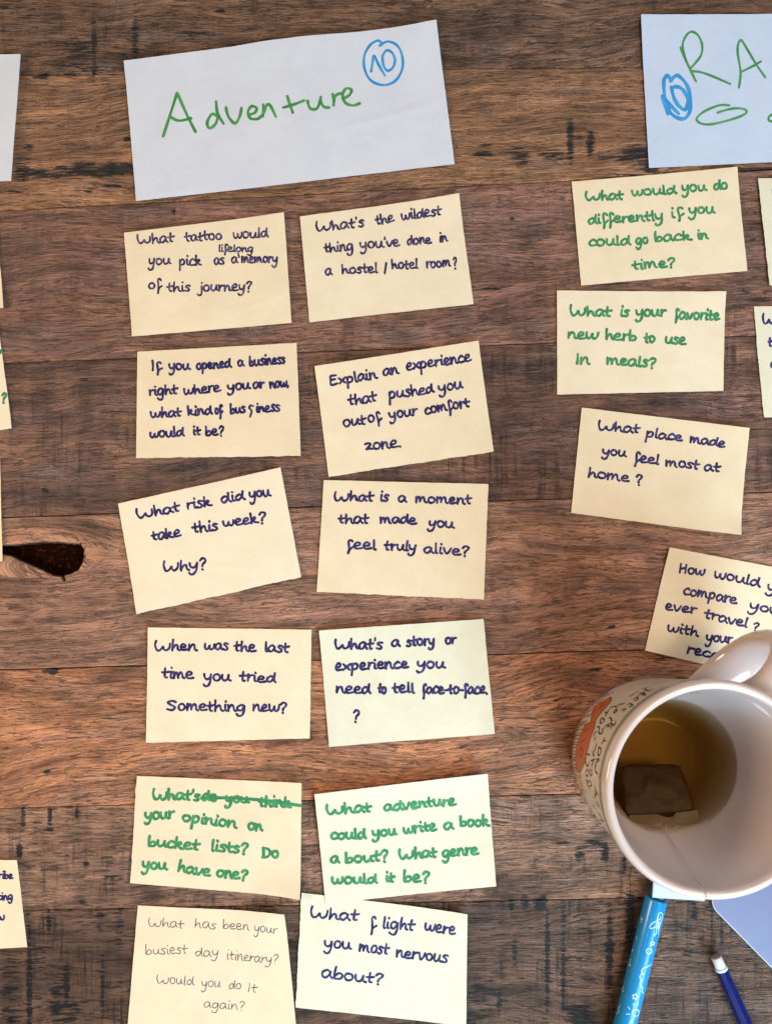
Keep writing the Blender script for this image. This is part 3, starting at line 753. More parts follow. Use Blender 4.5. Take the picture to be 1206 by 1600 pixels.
card('blue-white card lettered RA in green with two ovals and a blue 10', [(999, 27), (1476, 20), (1488, 241), (1013, 263)], (980, 10), 5.336, [
    ('heading_lettering', I_card, 19, [
        [(436, 356), (462, 425), (520, 540), (566, 634)], [(560, 625), (500, 500), (458, 385), (455, 312), (490, 246), (530, 226), (580, 256), (614, 330), (608, 412), (562, 478), (524, 520)],
        [(530, 548), (600, 556), (700, 590), (850, 655)],
        [(922, 684), (936, 560), (912, 400), (916, 322), (940, 292), (975, 340), (1060, 482), (1140, 596)], [(940, 555), (1040, 505), (1106, 466)],
        [(840, 832), (760, 832), (640, 880), (572, 940), (600, 980), (680, 990), (800, 966), (930, 926), (986, 890), (960, 862), (880, 858), (800, 875), (745, 893)],
        [(1330, 880), (1215, 902), (1168, 935), (1190, 966), (1300, 955), (1420, 915)]]),
    ('circled_number', I_blue, 30, [
        [(345, 605), (320, 584), (297, 640), (308, 780), (350, 890), (420, 940), (480, 936), (518, 860), (514, 740), (480, 650), (420, 588), (384, 594), (354, 630)],
        [(332, 900), (305, 830), (288, 752), (330, 810), (420, 902)],
        [(362, 684), (378, 762), (420, 836), (476, 868), (498, 792), (470, 722), (430, 684), (388, 678)]])],
    M_card_blue, 32, {'TL': 2, 'T': 1})
card('blank white card end at the upper left edge', [(-450, 74), (36, 90), (21, 286.5), (-462, 292)], (0, 0), 1, [], M_card, 33, {'R': 4})

# ------------------------------------------------------------------ the mug
MX, MY = 1006.0, 1178.0        # foot centre on the table
MH = 242.0
OUT = [(0, 4), (86, 4), (98, 0.5), (106, 1.2), (112, 5), (116, 14), (119.5, 26), (122.5, 48), (125.5, 90), (129, 140), (133.5, 190), (137, 222), (138, 232), (137, 238), (134.5, 241.3), (131.3, 242.2)]
INN = [(128, 241.2), (125.8, 238), (124.6, 231), (123, 215), (119, 185), (111, 145), (103, 118), (96, 98), (89, 76), (83, 54), (76, 34), (66, 24), (45, 20), (0, 19)]
def lathe(profile, n=120, cx=MX, cy=MY):
    V, F = [], []
    for i in range(n):
        a = 2 * math.pi * i / n
        for r, z in profile:
            V.append(W(cx + r * math.cos(a), cy + r * math.sin(a), z))
    m = len(profile)
    for i in range(n):
        j = (i + 1) % n
        for k in range(m - 1):
            F.append((i * m + k, i * m + k + 1, j * m + k + 1, j * m + k))
    return V, F
def smooth_profile(P, sub=4):
    return catmull(P, sub)
def outer_r(z):
    P = OUT
    for (r0, z0), (r1, z1) in zip(P[3:], P[4:]):
        if z0 <= z <= z1: return r0 + (r1 - r0) * (z - z0) / max(1e-6, z1 - z0)
    return 138.0
def onto_mug(x, y):
    """the point of the mug's outside met by the line of sight through table point x, y -> (angle, height)"""
    z = MH - 12
    best = (1e9, z)
    while z > 14:
        f = (D - z) / D
        px, py = CX + (x - CX) * f, CY + (y - CY) * f
        gap = math.hypot(px - MX, py - MY) - outer_r(z)
        if gap < best[0]: best = (gap, z)
        if gap <= 0: break
        z -= 0.25
    else:
        z = best[1]
    f = (D - z) / D
    px, py = CX + (x - CX) * f, CY + (y - CY) * f
    return math.atan2(py - MY, px - MX), z
M_glaze = simple('white_glazed_ceramic', (0.61, 0.505, 0.47, 1), 0.13, 0.5, 0.03, 60, Coat_Weight=0.35, Coat_Roughness=0.06)
M_cream = simple('cream_printed_glaze', (0.66, 0.60, 0.52, 1), 0.2, 0.5, 0.10, 90)
M_teal = simple('teal_glaze_line', (0.20, 0.33, 0.33, 1), 0.2, 0.5, 0.25, 140)
M_olive = simple('olive_glaze_line', (0.34, 0.30, 0.12, 1), 0.25, 0.5, 0.3, 140)
M_orange = simple('orange_glaze_print', (0.56, 0.135, 0.045, 1), 0.22, 0.5, 0.2, 160)
M_black = simple('black_glaze_print', (0.018, 0.015, 0.016, 1), 0.3, 0.5)
M_yellow = simple('yellow_glaze_print', (0.52, 0.43, 0.10, 1), 0.25, 0.5, 0.3, 160)
M_violet = simple('grey_violet_glaze_print', (0.20, 0.14, 0.16, 1), 0.25, 0.5, 0.3, 160)

mug = empty('tea_mug', W(MX, MY, 0), 'white ceramic mug with hand-drawn lettering and orange shape, half full of tea', 'mug')
prof = smooth_profile(OUT + INN)
V, F = lathe(prof, 144)
link_mesh('body', V, F, M_glaze, mug, True)
def ring(name, z0, z1, mat, off=0.25, a0=0, a1=2 * math.pi, n=144, nz=6):
    V, F = [], []
    for i in range(n + 1):
        a = a0 + (a1 - a0) * i / n
        for k in range(nz + 1):
            z = z0 + (z1 - z0) * k / nz
            r = outer_r(z) + off
            V.append(W(MX + r * math.cos(a), MY + r * math.sin(a), z))
    for i in range(n):
        for k in range(nz):
            b = i * (nz + 1) + k
            F.append((b, b + nz + 1, b + nz + 2, b + 1))
    return link_mesh(name, V, F, mat, mug, True)
ring('printed_band', 22, 219, M_cream, 0.18, math.radians(60), math.radians(285), 160, 24)
ring('rim_line', 219.5, 227, M_teal, 0.22)
ring('rim_line', 216.2, 218.6, M_olive, 0.34)

def mug_strokes(name, strokes, mat, w=1.0, off=0.5):
    V, F = [], []
    for si, st in enumerate(strokes):
        pts = [(880 + x / 6.156, 1040 + y / 6.156) for x, y in st]
        q = catmull(pts, 4) if len(pts) > 2 else catmull(pts)
        uv = [onto_mug(*p) for p in q]
        b0 = len(V); n = len(uv)
        o2 = off + 0.03 * (si % 5)
        for i in range(n):
            a = uv[max(0, i - 1)]; b = uv[min(n - 1, i + 1)]
            R = outer_r(uv[i][1])
            tx, tz = (b[0] - a[0]) * R, b[1] - a[1]
            L = math.hypot(tx, tz) or 1
            nx_, nz_ = -tz / L, tx / L
            for sg in (1, -1):
                th = uv[i][0] + nx_ * w * sg / R; z = uv[i][1] + nz_ * w * sg
                r = outer_r(z) + o2
                V.append(W(MX + r * math.cos(th), MY + r * math.sin(th), z))
        for i in range(n - 1):
            k = b0 + 2 * i
            F.append((k, k + 2, k + 3, k + 1))
    return link_mesh(name, V, F, mat, mug)
def mug_patch(name, outline, mat, off=0.32):
    pts = [(880 + x / 6.156, 1040 + y / 6.156) for x, y in outline]
    P = [onto_mug(*p) for p in pts]
    P = [p if p[0] > 0 else (p[0] + 2 * math.pi, p[1]) for p in P]
    a0 = min(p[0] for p in P); a1 = max(p[0] for p in P)
    V, F = [], []
    n = 150
    for i in range(n):
        t0 = a0 + (a1 - a0) * i / n; t1 = a0 + (a1 - a0) * (i + 1) / n; tm = .5 * (t0 + t1)
        zs = []
        for (u, v), (u2, v2) in zip(P, P[1:] + P[:1]):
            if (u > tm) != (u2 > tm): zs.append(v + (v2 - v) * (tm - u) / (u2 - u))
        zs.sort()
        for za, zb in zip(zs[::2], zs[1::2]):
            m = 5; b0 = len(V)
            for j in range(m + 1):
                z = za + (zb - za) * j / m; r = outer_r(z) + off
                for t in (t0, t1): V.append(W(MX + r * math.cos(t), MY + r * math.sin(t), z))
            for j in range(m): F.append((b0 + 2 * j, b0 + 2 * j + 1, b0 + 2 * j + 3, b0 + 2 * j + 2))
    return link_mesh(name, V, F, mat, mug, True)
ORANGE = [(460, 310), (440, 310), (390, 345), (320, 380), (285, 430), (272, 490), (262, 545), (215, 570), (178, 640), (148, 720), (128, 800), (118, 880), (122, 960), (140, 1010),
          (155, 1030), (185, 990), (215, 900), (240, 800), (265, 700), (300, 610), (315, 530), (350, 480), (400, 420), (450, 360), (465, 325)]
mug_patch('orange_shape', ORANGE, M_orange)
mug_strokes('outline_drawing', [ORANGE + ORANGE[:1], [(165, 885), (190, 850), (180, 790), (160, 830), (168, 880)], [(175, 740), (215, 710)], [(190, 640), (240, 605)], [(350, 400), (390, 370)], [(300, 450), (345, 410), (395, 380)]], M_black, 0.7, 0.45)
mug_strokes('lettering', [
    [(225, 850), (250, 860), (255, 870)], [(222, 868), (216, 930), (236, 970), (248, 940)], [(225, 1005), (218, 1050), (238, 1065), (242, 1012), (225, 1005)], [(225, 1090), (232, 1130), (247, 1105)], [(240, 1150), (252, 1190)], [(222, 1100), (240, 1165)],
    [(322, 750), (312, 800), (285, 850), (302, 870)], [(342, 790), (334, 850), (350, 865), (367, 810), (342, 788)], [(268, 920), (307, 905)], [(275, 970), (292, 918)], [(262, 990), (255, 1040), (277, 1060), (272, 1000)], [(258, 1108), (272, 1150), (255, 1165)],
    [(402, 690), (384, 730), (412, 722)], [(385, 730), (368, 765)], [(310, 985), (318, 940), (347, 910), (322, 902)], [(316, 960), (310, 1010), (332, 1048)], [(357, 1040), (345, 1092)],
    [(328, 590), (350, 600), (343, 650), (378, 655), (378, 608)], [(288, 690), (308, 652), (324, 636)], [(298, 724), (316, 690)], [(354, 552), (368, 508), (397, 530), (365, 560), (354, 552)], [(393, 612), (420, 575), (448, 592)], [(425, 600), (450, 558), (490, 580), (508, 538)], [(458, 614), (472, 568)],
    [(400, 495), (416, 470), (404, 448)], [(420, 470), (452, 410), (512, 394)], [(440, 508), (460, 510), (470, 542)], [(488, 462), (500, 428), (517, 442), (490, 462)], [(505, 420), (540, 380), (592, 370)], [(558, 432), (602, 420), (574, 452)], [(608, 392), (640, 370), (667, 390), (632, 402)],
    [(680, 332), (700, 308), (722, 330), (688, 342)], [(660, 290), (690, 270), (722, 258)], [(638, 302), (672, 278)], [(738, 268), (790, 290), (768, 258)], [(780, 230), (830, 250), (862, 228)], [(718, 302), (738, 288)], [(758, 225), (822, 214)],
    [(300, 1150), (310, 1200), (332, 1252), (318, 1208)], [(303, 1272), (316, 1228)], [(318, 1310), (347, 1362)], [(288, 1340), (312, 1382)], [(338, 1420), (372, 1472)], [(350, 1480), (392, 1502)]], M_black, 1.15, 0.62)
mug_strokes('yellow_drawing', [[(125, 1060), (150, 1080), (160, 1110), (140, 1120), (135, 1090), (165, 1060)], [(150, 1120), (165, 1160), (180, 1150), (160, 1130)], [(160, 1040), (180, 1120), (200, 1220), (230, 1320)], [(165, 1160), (190, 1240), (215, 1300)]], M_yellow, 1.3, 0.5)
def hatching():
    r = random.Random(5)
    V, F = [], []
    a = 138.0
    while a < 236:
        z0 = 26 + r.uniform(-4, 6); z1 = (70 if a < 200 else 52) + r.uniform(-14, 16)
        b0 = len(V)
        for i in range(6):
            z = z0 + (z1 - z0) * i / 5
            for sg in (-1, 1):
                t = math.radians(a + 3.0 * i / 5 + sg * .45); rr = outer_r(z) + .3
                V.append(W(MX + rr * math.cos(t), MY + rr * math.sin(t), z))
        for i in range(5): F.append((b0 + 2 * i, b0 + 2 * i + 1, b0 + 2 * i + 3, b0 + 2 * i + 2))
        a += r.uniform(1.3, 2.4)
    link_mesh('hatched_drawing', V, F, M_violet, mug)
hatching()

# handle: a thick rounded strap looping from under the rim to the lower wall
def handle():
    ang = math.radians(-52.0)
    d = (math.cos(ang), math.sin(ang)); pn = (-d[1], d[0])
    path = [(130, 193), (154, 205), (185, 200), (212, 176), (222, 140), (214, 100), (188, 66), (150, 48), (118, 46)]
    P = catmull(path, 6)
    V, F = [], []
    m = 22
    for i, (r, z) in enumerate(P):
        a = P[max(0, i - 1)]; b = P[min(len(P) - 1, i + 1)]
        tr, tz = b[0] - a[0], b[1] - a[1]; L = math.hypot(tr, tz)
        nr, nz = tz / L, -tr / L
        e = abs(i / (len(P) - 1) - .5) * 2
        hw = 31 + 8 * e ** 6; ht = 13 + 6 * e ** 6
        for k in range(m):
            q = 2 * math.pi * k / m
            cu = math.copysign(abs(math.cos(q)) ** .8, math.cos(q)) * hw
            cv = math.copysign(abs(math.sin(q)) ** .8, math.sin(q)) * ht
            rr, zz = r + nr * cv, z + nz * cv
            V.append(W(MX + d[0] * rr + pn[0] * cu, MY + d[1] * rr + pn[1] * cu, zz))
    for i in range(len(P) - 1):
        for k in range(m):
            k2 = (k + 1) % m
            F.append((i * m + k, i * m + k2, (i + 1) * m + k2, (i + 1) * m + k))
    F.append(tuple(range(m))[::-1]); F.append(tuple((len(P) - 1) * m + k for k in range(m)))
    return link_mesh('handle', V, F, M_glaze, mug, True)
handle()

# tea: a clear amber body of liquid inside the mug
def inner_r(z):
    for (r0, z0), (r1, z1) in zip(INN, INN[1:]):
        if z1 <= z <= z0: return r1 + (r0 - r1) * (z - z1) / max(1e-6, z0 - z1)
    return 0
k = N('amber_tea')
lw = k.n('ShaderNodeFresnel'); lw.inputs['IOR'].default_value = 1.33
tr = k.n('ShaderNodeBsdfTransparent'); gl = k.n('ShaderNodeBsdfGlossy'); gl.inputs['Roughness'].default_value = 0.02
mx = k.n('ShaderNodeMixShader')
k.t.links.new(k.math('MULTIPLY', lw.outputs[0], 0.7), mx.inputs[0]); k.t.links.new(tr.outputs[0], mx.inputs[1]); k.t.links.new(gl.outputs[0], mx.inputs[2])
k.t.links.new(mx.outputs[0], k.out.inputs['Surface'])
va = k.n('ShaderNodeVolumeAbsorption'); va.inputs['Color'].default_value = (0.72, 0.585, 0.12, 1); va.inputs['Density'].default_value = 66.0
k.t.links.new(va.outputs[0], k.out.inputs['Volume'])
M_tea = k.m
TZ = 100.0
tp = [(0, TZ), (88, TZ), (inner_r(TZ) + 2.0, TZ + .4)] + [(inner_r(z) + 2.5, z) for z in (94, 84, 70, 54, 42, 34)] + [(68, 21), (45, 16), (0, 15)]
V, F = lathe(tp[::-1], 96)
tea = link_mesh('tea', V, F, M_tea, None, False)
tea['label'] = 'clear amber tea filling the lower part of the mug'; tea['category'] = 'tea'

# ------------------------------------------------------------------ the tea bag
def at_z(x, y, z):
    f = (D - z) / D
    return (CX + (x - CX) * f, CY + (y - CY) * f, z)
M_bag = simple('soaked_tea_bag_paper', (0.080, 0.030, 0.010, 1), 0.6, 0.4, 0.8, 420, 1.0)
M_flap = simple('wet_filter_paper', (0.15, 0.092, 0.042, 1), 0.5, 0.4, 0.35, 300, 0.3)
M_string = simple('cotton_string', (0.62, 0.54, 0.46, 1), 0.8, 0.2)
M_tag = simple('white_tag_paper', (0.62, 0.72, 0.73, 1), 0.6, 0.3, 0.04, 100)
bagc = at_z(1030, 1240, 96)
bag = empty('tea_bag', W(*bagc), 'soaked brown tea bag in the mug with string and white tag over the rim', 'tea bag')
def pillow(name, quad, puff, mat, parent, nx=24, ny=18, seed=1, tuck=0.0):
    V, F = [], []
    for lay in (0, 1):
        for j in range(ny + 1):
            for i in range(nx + 1):
                s0, t0 = 2 * i / nx - 1, 2 * j / ny - 1
                s = .5 + .5 * s0 * (1 - .055 * t0 * t0 * t0 * t0); t = .5 + .5 * t0 * (1 - .065 * s0 ** 4)
                p = [(quad[0][c] * (1 - s) + quad[1][c] * s) * (1 - t) + (quad[3][c] * (1 - s) + quad[2][c] * s) * t for c in range(3)]
                b = (math.sin(math.pi * s) * math.sin(math.pi * t)) ** .6 if 0 < i < nx and 0 < j < ny else 0
                z = puff * b + 1.1 * b * mnoise.noise((s * 9 + seed, t * 5 + s * 3, 2.0)) + 0.5 * puff * b * mnoise.noise((s * 4 + seed, t * 4, seed))
                wob = 4.0 * mnoise.noise((s * 3 + seed * 2, t * 3, 9.0)) + 1.6 * mnoise.noise((s * 9, t * 9 + seed, 4.0))
                V.append(W(p[0] + wob, p[1] + wob, p[2] + (z if lay == 0 else -z * .6) + .12 * (1 - lay)))
    n1 = (nx + 1) * (ny + 1)
    I = lambda i, j, l=0: l * n1 + j * (nx + 1) + i
    for j in range(ny):
        for i in range(nx):
            F.append((I(i, j + 1), I(i + 1, j + 1), I(i + 1, j), I(i, j))); F.append((I(i, j, 1), I(i + 1, j, 1), I(i + 1, j + 1, 1), I(i, j + 1, 1)))
    for i in range(nx):
        F.append((I(i, 0), I(i + 1, 0), I(i + 1, 0, 1), I(i, 0, 1))); F.append((I(i, ny, 1), I(i + 1, ny, 1), I(i + 1, ny), I(i, ny)))
    for j in range(ny):
        F.append((I(0, j, 1), I(0, j + 1, 1), I(0, j + 1), I(0, j))); F.append((I(nx, j), I(nx, j + 1), I(nx, j + 1, 1), I(nx, j, 1)))
    return link_mesh(name, V, F, mat, parent, True)
pillow('pouch', [at_z(968, 1197, 66), at_z(1063, 1193, 66), at_z(1087, 1268, 88), at_z(978, 1280, 88)], 5, M_bag, bag, seed=4)
def flap():
    K = lambda p, z: at_z(950 + p[0] / 4.711, 1170 + p[1] / 4.711, z - 3.5)
    top = [(158, 492), (260, 488), (368, 484), (405, 500), (440, 508), (480, 502), (498, 472), (570, 464), (655, 455)]
    bot = [(138, 546), (240, 556), (340, 566), (400, 574), (440, 580), (480, 578), (510, 562), (590, 552), (674, 540)]
    V, F = [], []
    n = len(top)
    for lay in (0, .5):
        for i in range(n):
            for j in range(4):
                t = j / 3
                p = (top[i][0] * (1 - t) + bot[i][0] * t, top[i][1] * (1 - t) + bot[i][1] * t)
                V.append(W(*K(p, 96.5 + .9 * math.sin(i * 1.7 + j) - lay)))
    m = n * 4
    for i in range(n - 1):
        for j in range(3):
            q = (i * 4 + j, i * 4 + j + 1, i * 4 + j + 5, i * 4 + j + 4)
            F.append(q); F.append(tuple(m + c for c in reversed(q)))
    link_mesh('flap', V, F, M_flap, bag, True)
flap()
def tube(name, pts, r, mat, parent, m=8, closed_ends=True):
    V, F = [], []
    n = len(pts)
    for i in range(n):
        a = Vector(pts[max(0, i - 1)]); b = Vector(pts[min(n - 1, i + 1)])
        t = (b - a).normalized()
        u = t.cross(Vector((0, 0, 1)))
        if u.length < 1e-4: u = Vector((1, 0, 0))
        u.normalize(); v = t.cross(u)
        rr = r[i] if isinstance(r, (list, tuple)) else r
        for k in range(m):
            q = 2 * math.pi * k / m
            p = Vector(pts[i]) + u * math.cos(q) * rr + v * math.sin(q) * rr
            V.append(W(*p))
    for i in range(n - 1):
        for k in range(m):
            k2 = (k + 1) % m
            F.append((i * m + k, (i + 1) * m + k, (i + 1) * m + k2, i * m + k2))
    if closed_ends:
        F.append(tuple(range(m))); F.append(tuple((n - 1) * m + k for k in reversed(range(m))))
    return link_mesh(name, V, F, mat, parent, True)
st = [at_z(1040, 1286, 97), at_z(1042, 1300, 101), at_z(1052, 1318, 120), at_z(1070, 1342, 165), at_z(1086, 1366, 205), at_z(1099, 1388, 232), at_z(1103, 1396, 243.3), at_z(1104, 1404, 243.4)]
st.append((st[-1][0] + 1, st[-1][1] + 8, 232)); st.append((st[-2][0] + 0, st[-2][1] + 14, 215)); 
tube('string', st, 0.55, M_string, bag, 6)
# tag: hangs outside the rim, curled out over the marker
def tag_sheet():
    V, F = [], []
    nx, ny = 18, 10
    q = [at_z(1022, 1360, 222), at_z(1110, 1400, 226), at_z(1098, 1408, 190), at_z(1019, 1403, 150)]
    for lay in (0, 1):
        for j in range(ny + 1):
            for i in range(nx + 1):
                s, t = i / nx, j / ny
                p = [(q[0][c] * (1 - s) + q[1][c] * s) * (1 - t) + (q[3][c] * (1 - s) + q[2][c] * s) * t for c in range(3)]
                b = 7 * math.sin(math.pi * s) * t
                V.append(W(p[0] - b * .2, p[1] - b * .35, p[2] + b - lay * .6))
    n1 = (nx + 1) * (ny + 1)
    I = lambda i, j, l=0: l * n1 + j * (nx + 1) + i
    for j in range(ny):
        for i in range(nx):
            F.append((I(i, j + 1), I(i + 1, j + 1), I(i + 1, j), I(i, j))); F.append((I(i, j, 1), I(i + 1, j, 1), I(i + 1, j + 1, 1), I(i, j + 1, 1)))
    for i in range(nx):
        F.append((I(i, 0), I(i + 1, 0), I(i + 1, 0, 1), I(i, 0, 1))); F.append((I(i, ny, 1), I(i + 1, ny, 1), I(i + 1, ny), I(i, ny)))
    for j in range(ny):
        F.append((I(0, j, 1), I(0, j + 1, 1), I(0, j + 1), I(0, j))); F.append((I(nx, j), I(nx, j + 1), I(nx, j + 1, 1), I(nx, j, 1)))
    link_mesh('tag', V, F, M_tag, bag, True)
tag_sheet()

# ------------------------------------------------------------------ the cyan marker
M_cyan = simple('cyan_plastic', (0.010, 0.24, 0.56, 1), 0.22, 0.5, 0.05, 60)
M_cyan_dark = simple('dark_teal_plastic', (0.012, 0.085, 0.115, 1), 0.35, 0.5)
M_nib = simple('grey_fibre_tip', (0.40, 0.34, 0.30, 1), 0.8, 0.2)
M_white = simple('white_pad_print', (0.62, 0.80, 0.86, 1), 0.4, 0.4)
RM = 16.6
def pen_axis(a, b, z):
    ax, ay = a; bx, by = b
    L = math.hypot(bx - ax, by - ay); dx, dy = (bx - ax) / L, (by - ay) / L
    return lambda t, off=0: (ax + dx * t - dy * off, ay + dy * t + dx * off, z), L, (dx, dy)
# ends given where the pen lies (its axis is RM above the table)
zc = RM + 0.8
fz = (D - zc) / D
A0 = (CX + (1025.5 - CX) * fz, CY + (1404 - CY) * fz); A1 = (CX + (976.5 - CX) * fz, CY + (1600 - CY) * fz)
axf, AL, (adx, ady) = pen_axis(A0, A1, zc)
marker = empty('marker_pen', W(A0[0], A0[1], 0), 'cyan marker pen printed with white doodles, lying below the mug', 'marker')
def turned(name, axf, prof, mat, parent, m=40):
    pts = [axf(t) for t, _ in prof]
    return tube(name, pts, [max(r, .02) for _, r in prof], mat, parent, m)
turned('barrel', axf, [(0, 12.5), (0.3, 15.2), (1.2, 16.3), (3, RM), (60, RM), (140, RM), (220, RM), (300, RM), (308, RM - .4), (311, RM - 2), (312, 10)], M_cyan, marker)
turned('collar', axf, [(-26, 8.0), (-25.5, 9.6), (-22, 10.2), (-8, 11.6), (0.1, 12.4)], M_cyan_dark, marker)
turned('nib', axf, [(-42, .6), (-41.5, 2.2), (-38, 3.5), (-32, 4.0), (-31, 6.0), (-26.2, 7.4)], M_nib, marker)
def on_barrel(x, y):
    # line of sight meets the barrel
    best = None
    z = 2 * RM + 1
    while z > zc - 4:
        f = (D - z) / D
        px, py = CX + (x - CX) * f, CY + (y - CY) * f
        rx, ry = px - A0[0], py - A0[1]
        t = rx * adx + ry * ady; o = -rx * ady + ry * adx
        if math.hypot(o, z - zc) <= RM: return t, math.atan2(z - zc, o)
        z -= 0.1
    return t, math.atan2(0.02, o)
def doodles():
    K = lambda p: (940 + p[0] / 4.534, 1360 + p[1] / 4.534)
    star = lambda cx, cy, r, rot=0: [(cx + (r if i % 2 == 0 else r * .45) * math.sin(rot + i * math.pi / 5), cy - (r if i % 2 == 0 else r * .45) * math.cos(rot + i * math.pi / 5)) for i in range(11)]
    circ = lambda cx, cy, r, n=16, a0=0, a1=6.2832: [(cx + r * math.cos(a0 + (a1 - a0) * i / n), cy + r * math.sin(a0 + (a1 - a0) * i / n)) for i in range(n + 1)]
    L = [([(385, 455), (390, 400), (398, 330), (412, 302), (428, 312), (426, 345), (408, 400), (398, 455)], 1),
         ([(392, 362), (365, 372), (342, 398), (346, 416), (370, 408), (388, 398)], 1),
         ([(385, 452), (370, 458), (378, 470)], 1), ([(404, 345), (400, 420)], 1), ([(415, 330), (418, 345)], 1), ([(394, 375), (412, 378)], 1), ([(392, 392), (410, 396)], 1), ([(390, 408), (404, 414)], 1), ([(396, 350), (416, 352)], 1),
         (star(360, 520, 17), 0), (circ(335, 575, 19, 10, 1.0, 4.6), 1), ([(345, 558), (356, 575), (345, 592)], 1),
         ([(352, 668), (330, 682), (318, 690), (300, 692), (282, 712), (286, 735), (300, 738)], 1), ([(300, 738), (276, 742), (270, 765), (286, 782)], 1), ([(286, 782), (272, 795), (276, 825), (292, 835)], 1), ([(292, 835), (284, 858), (292, 875)], 1),
         (star(237, 898, 24, .2), 0), (circ(240, 1012, 24), 1), ([(222, 945), (230, 965)], 1), ([(185, 968), (200, 988)], 1), ([(172, 1022), (200, 1022)], 1), ([(258, 940), (254, 962)], 1), ([(200, 1085), (218, 1062)], 1),
         ([(282, 328), (276, 350), (290, 345), (276, 375)], 1), ([(250, 470), (244, 495)], 1), ([(224, 560), (214, 580)], 1), ([(208, 628), (194, 680), (206, 670)], 1), ([(158, 825), (146, 850), (158, 862)], 1), ([(132, 960), (118, 985), (124, 1000), (106, 1022)], 1)]
    V, F = [], []
    for si, (pl, sm) in enumerate(L):
        q = [K(p) for p in pl]
        q = catmull(q, 4) if sm else q
        if not sm:
            qq = []
            for a, b in zip(q, q[1:]): qq += [(a[0] + (b[0] - a[0]) * i / 3, a[1] + (b[1] - a[1]) * i / 3) for i in range(3)]
            q = qq + [q[-1]]
        uv = [on_barrel(*p) for p in q]
        n = len(uv); b0 = len(V); R = RM + 0.12 + .03 * (si % 4)
        for i in range(n):
            a = uv[max(0, i - 1)]; b = uv[min(n - 1, i + 1)]
            tx, tz = b[0] - a[0], (b[1] - a[1]) * RM
            Lg = math.hypot(tx, tz) or 1
            nx_, nz_ = -tz / Lg * .55, tx / Lg * .55
            for sg in (1, -1):
                t = uv[i][0] + nx_ * sg; an = uv[i][1] + nz_ * sg / RM
                p = axf(t, R * math.cos(an)); V.append(W(p[0], p[1], zc + R * math.sin(an)))
        for i in range(n - 1):
            kk = b0 + 2 * i; F.append((kk, kk + 2, kk + 3, kk + 1))
    link_mesh('printed_doodles', V, F, M_white, marker)
doodles()

# ------------------------------------------------------------------ the navy pencil
M_navy = simple('navy_lacquer', (0.006, 0.010, 0.115, 1), 0.22, 0.5, 0.2, 200)
M_eraser = simple('white_eraser_plastic', (0.62, 0.62, 0.72, 1), 0.5, 0.4)
M_eraser_end = simple('grubby_eraser_end', (0.22, 0.21, 0.20, 1), 0.7, 0.3, 0.4, 400)
zp = 11.5
fp = (D - zp) / D
B0 = (CX + (1127.5 - CX) * fp, CY + (1516 - CY) * fp); B1 = (CX + (1165 - CX) * fp, CY + (1601 - CY) * fp)
bxf, BL_, _ = pen_axis(B0, B1, zp)
pencil = empty('pencil', W(B0[0], B0[1], 0), 'navy blue faceted pencil with a white end, at the lower right', 'pencil')
hexo = turned('shaft', bxf, [(0, 8.0), (.6, 9.0), (40, 10.0), (92, 10.8), (200, 10.8), (330, 10.8), (332, 9)], M_navy, pencil, 8)
hexo.data.polygons.foreach_set('use_smooth', [False] * len(hexo.data.polygons))
turned('ring', bxf, [(-4, 8.6), (-3.6, 9.3), (-.6, 9.5), (0.1, 8.8)], M_white, pencil)
turned('end_plug', bxf, [(-22, 7.2), (-21.3, 7.8), (-12, 8.0), (-4, 8.1)], M_eraser, pencil)
turned('worn_tip', bxf, [(-23.6, .3), (-23.4, 5.5), (-22.6, 7.0), (-22, 7.25)], M_eraser_end, pencil)

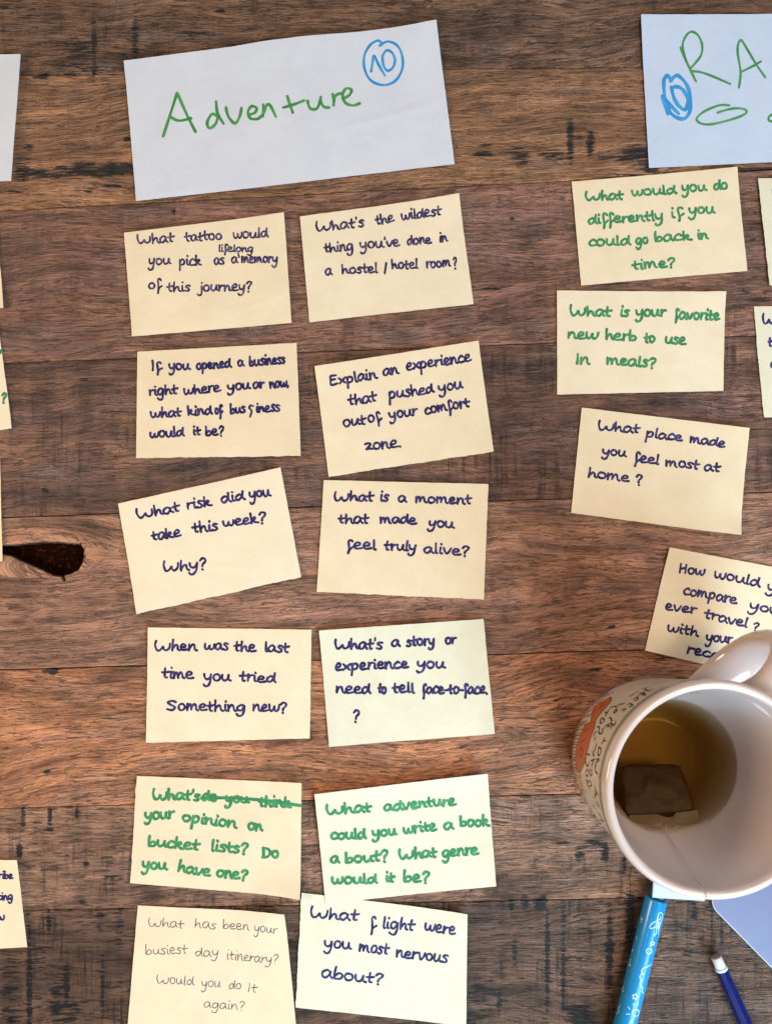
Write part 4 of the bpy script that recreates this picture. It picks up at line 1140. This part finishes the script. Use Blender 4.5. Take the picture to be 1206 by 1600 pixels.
# ------------------------------------------------------------------ the lilac tablet
def tablet():
    t = empty('tablet', W(1250, 1440, 0), 'flat lilac-blue tablet with rounded corner and painted edge highlight, right of the pencil', 'tablet')
    M_lil = simple('lilac_metal_shell', (0.125, 0.145, 0.275, 1), 0.42, 0.5, 0.05, 50)
    M_edge = simple('painted_edge_highlight', (0.78, 0.86, 0.92, 1), 0.2, 0.6, 0.03, 50)  # near-white colour paints the highlight along the chamfer
    M_side = simple('dark_slate_side', (0.05, 0.055, 0.10, 1), 0.4, 0.5)
    zt = 20.0; f = (D - zt) / D
    c = (CX + (1108 - CX) * f, CY + (1408 - CY) * f)     # the rounded corner, before rounding
    u = (0.700, 0.714); v = (0.714, -0.700)              # along the two edges
    c = (c[0] - 8 * (u[0] + v[0]) * .5, c[1] - 8 * (u[1] + v[1]) * .5)
    Lu, Lv, R = 420, 300, 26
    def outline(inset, n=14):
        pts = []
        r = max(1, R - inset)
        for (cu, cv, a0) in ((R, R, 180), (Lu - R, R, 270), (Lu - R, Lv - R, 0), (R, Lv - R, 90)):
            for i in range(n + 1):
                a = math.radians(a0 + 90 * i / n)
                pts.append((cu + r * math.cos(a), cv + r * math.sin(a)))
        return [(c[0] + p[0] * u[0] + p[1] * v[0], c[1] + p[0] * u[1] + p[1] * v[1]) for p in pts]
    def loft(name, levels, mat, cap_top=False, cap_bot=False):
        V, F = [], []
        n = 0
        for ins, z in levels:
            o = outline(ins); n = len(o)
            V += [W(p[0], p[1], z) for p in o]
        for i in range(len(levels) - 1):
            for k in range(n):
                k2 = (k + 1) % n
                F.append((i * n + k, (i + 1) * n + k, (i + 1) * n + k2, i * n + k2))
        if cap_top: F.append(tuple((len(levels) - 1) * n + k for k in range(n)))
        if cap_bot: F.append(tuple(reversed(range(n))))
        return link_mesh(name, V, F, mat, t)
    loft('side', [(2.5, 1.2), (0.6, 3), (0.0, 6), (0.0, 17.2)], M_side, False, True)
    loft('edge_highlight', [(0.0, 17.2), (0.2, 18.8), (0.9, 19.7)], M_edge)
    loft('cover', [(0.9, 19.7), (1.6, 19.95), (4, 20)], M_lil, True)
tablet()
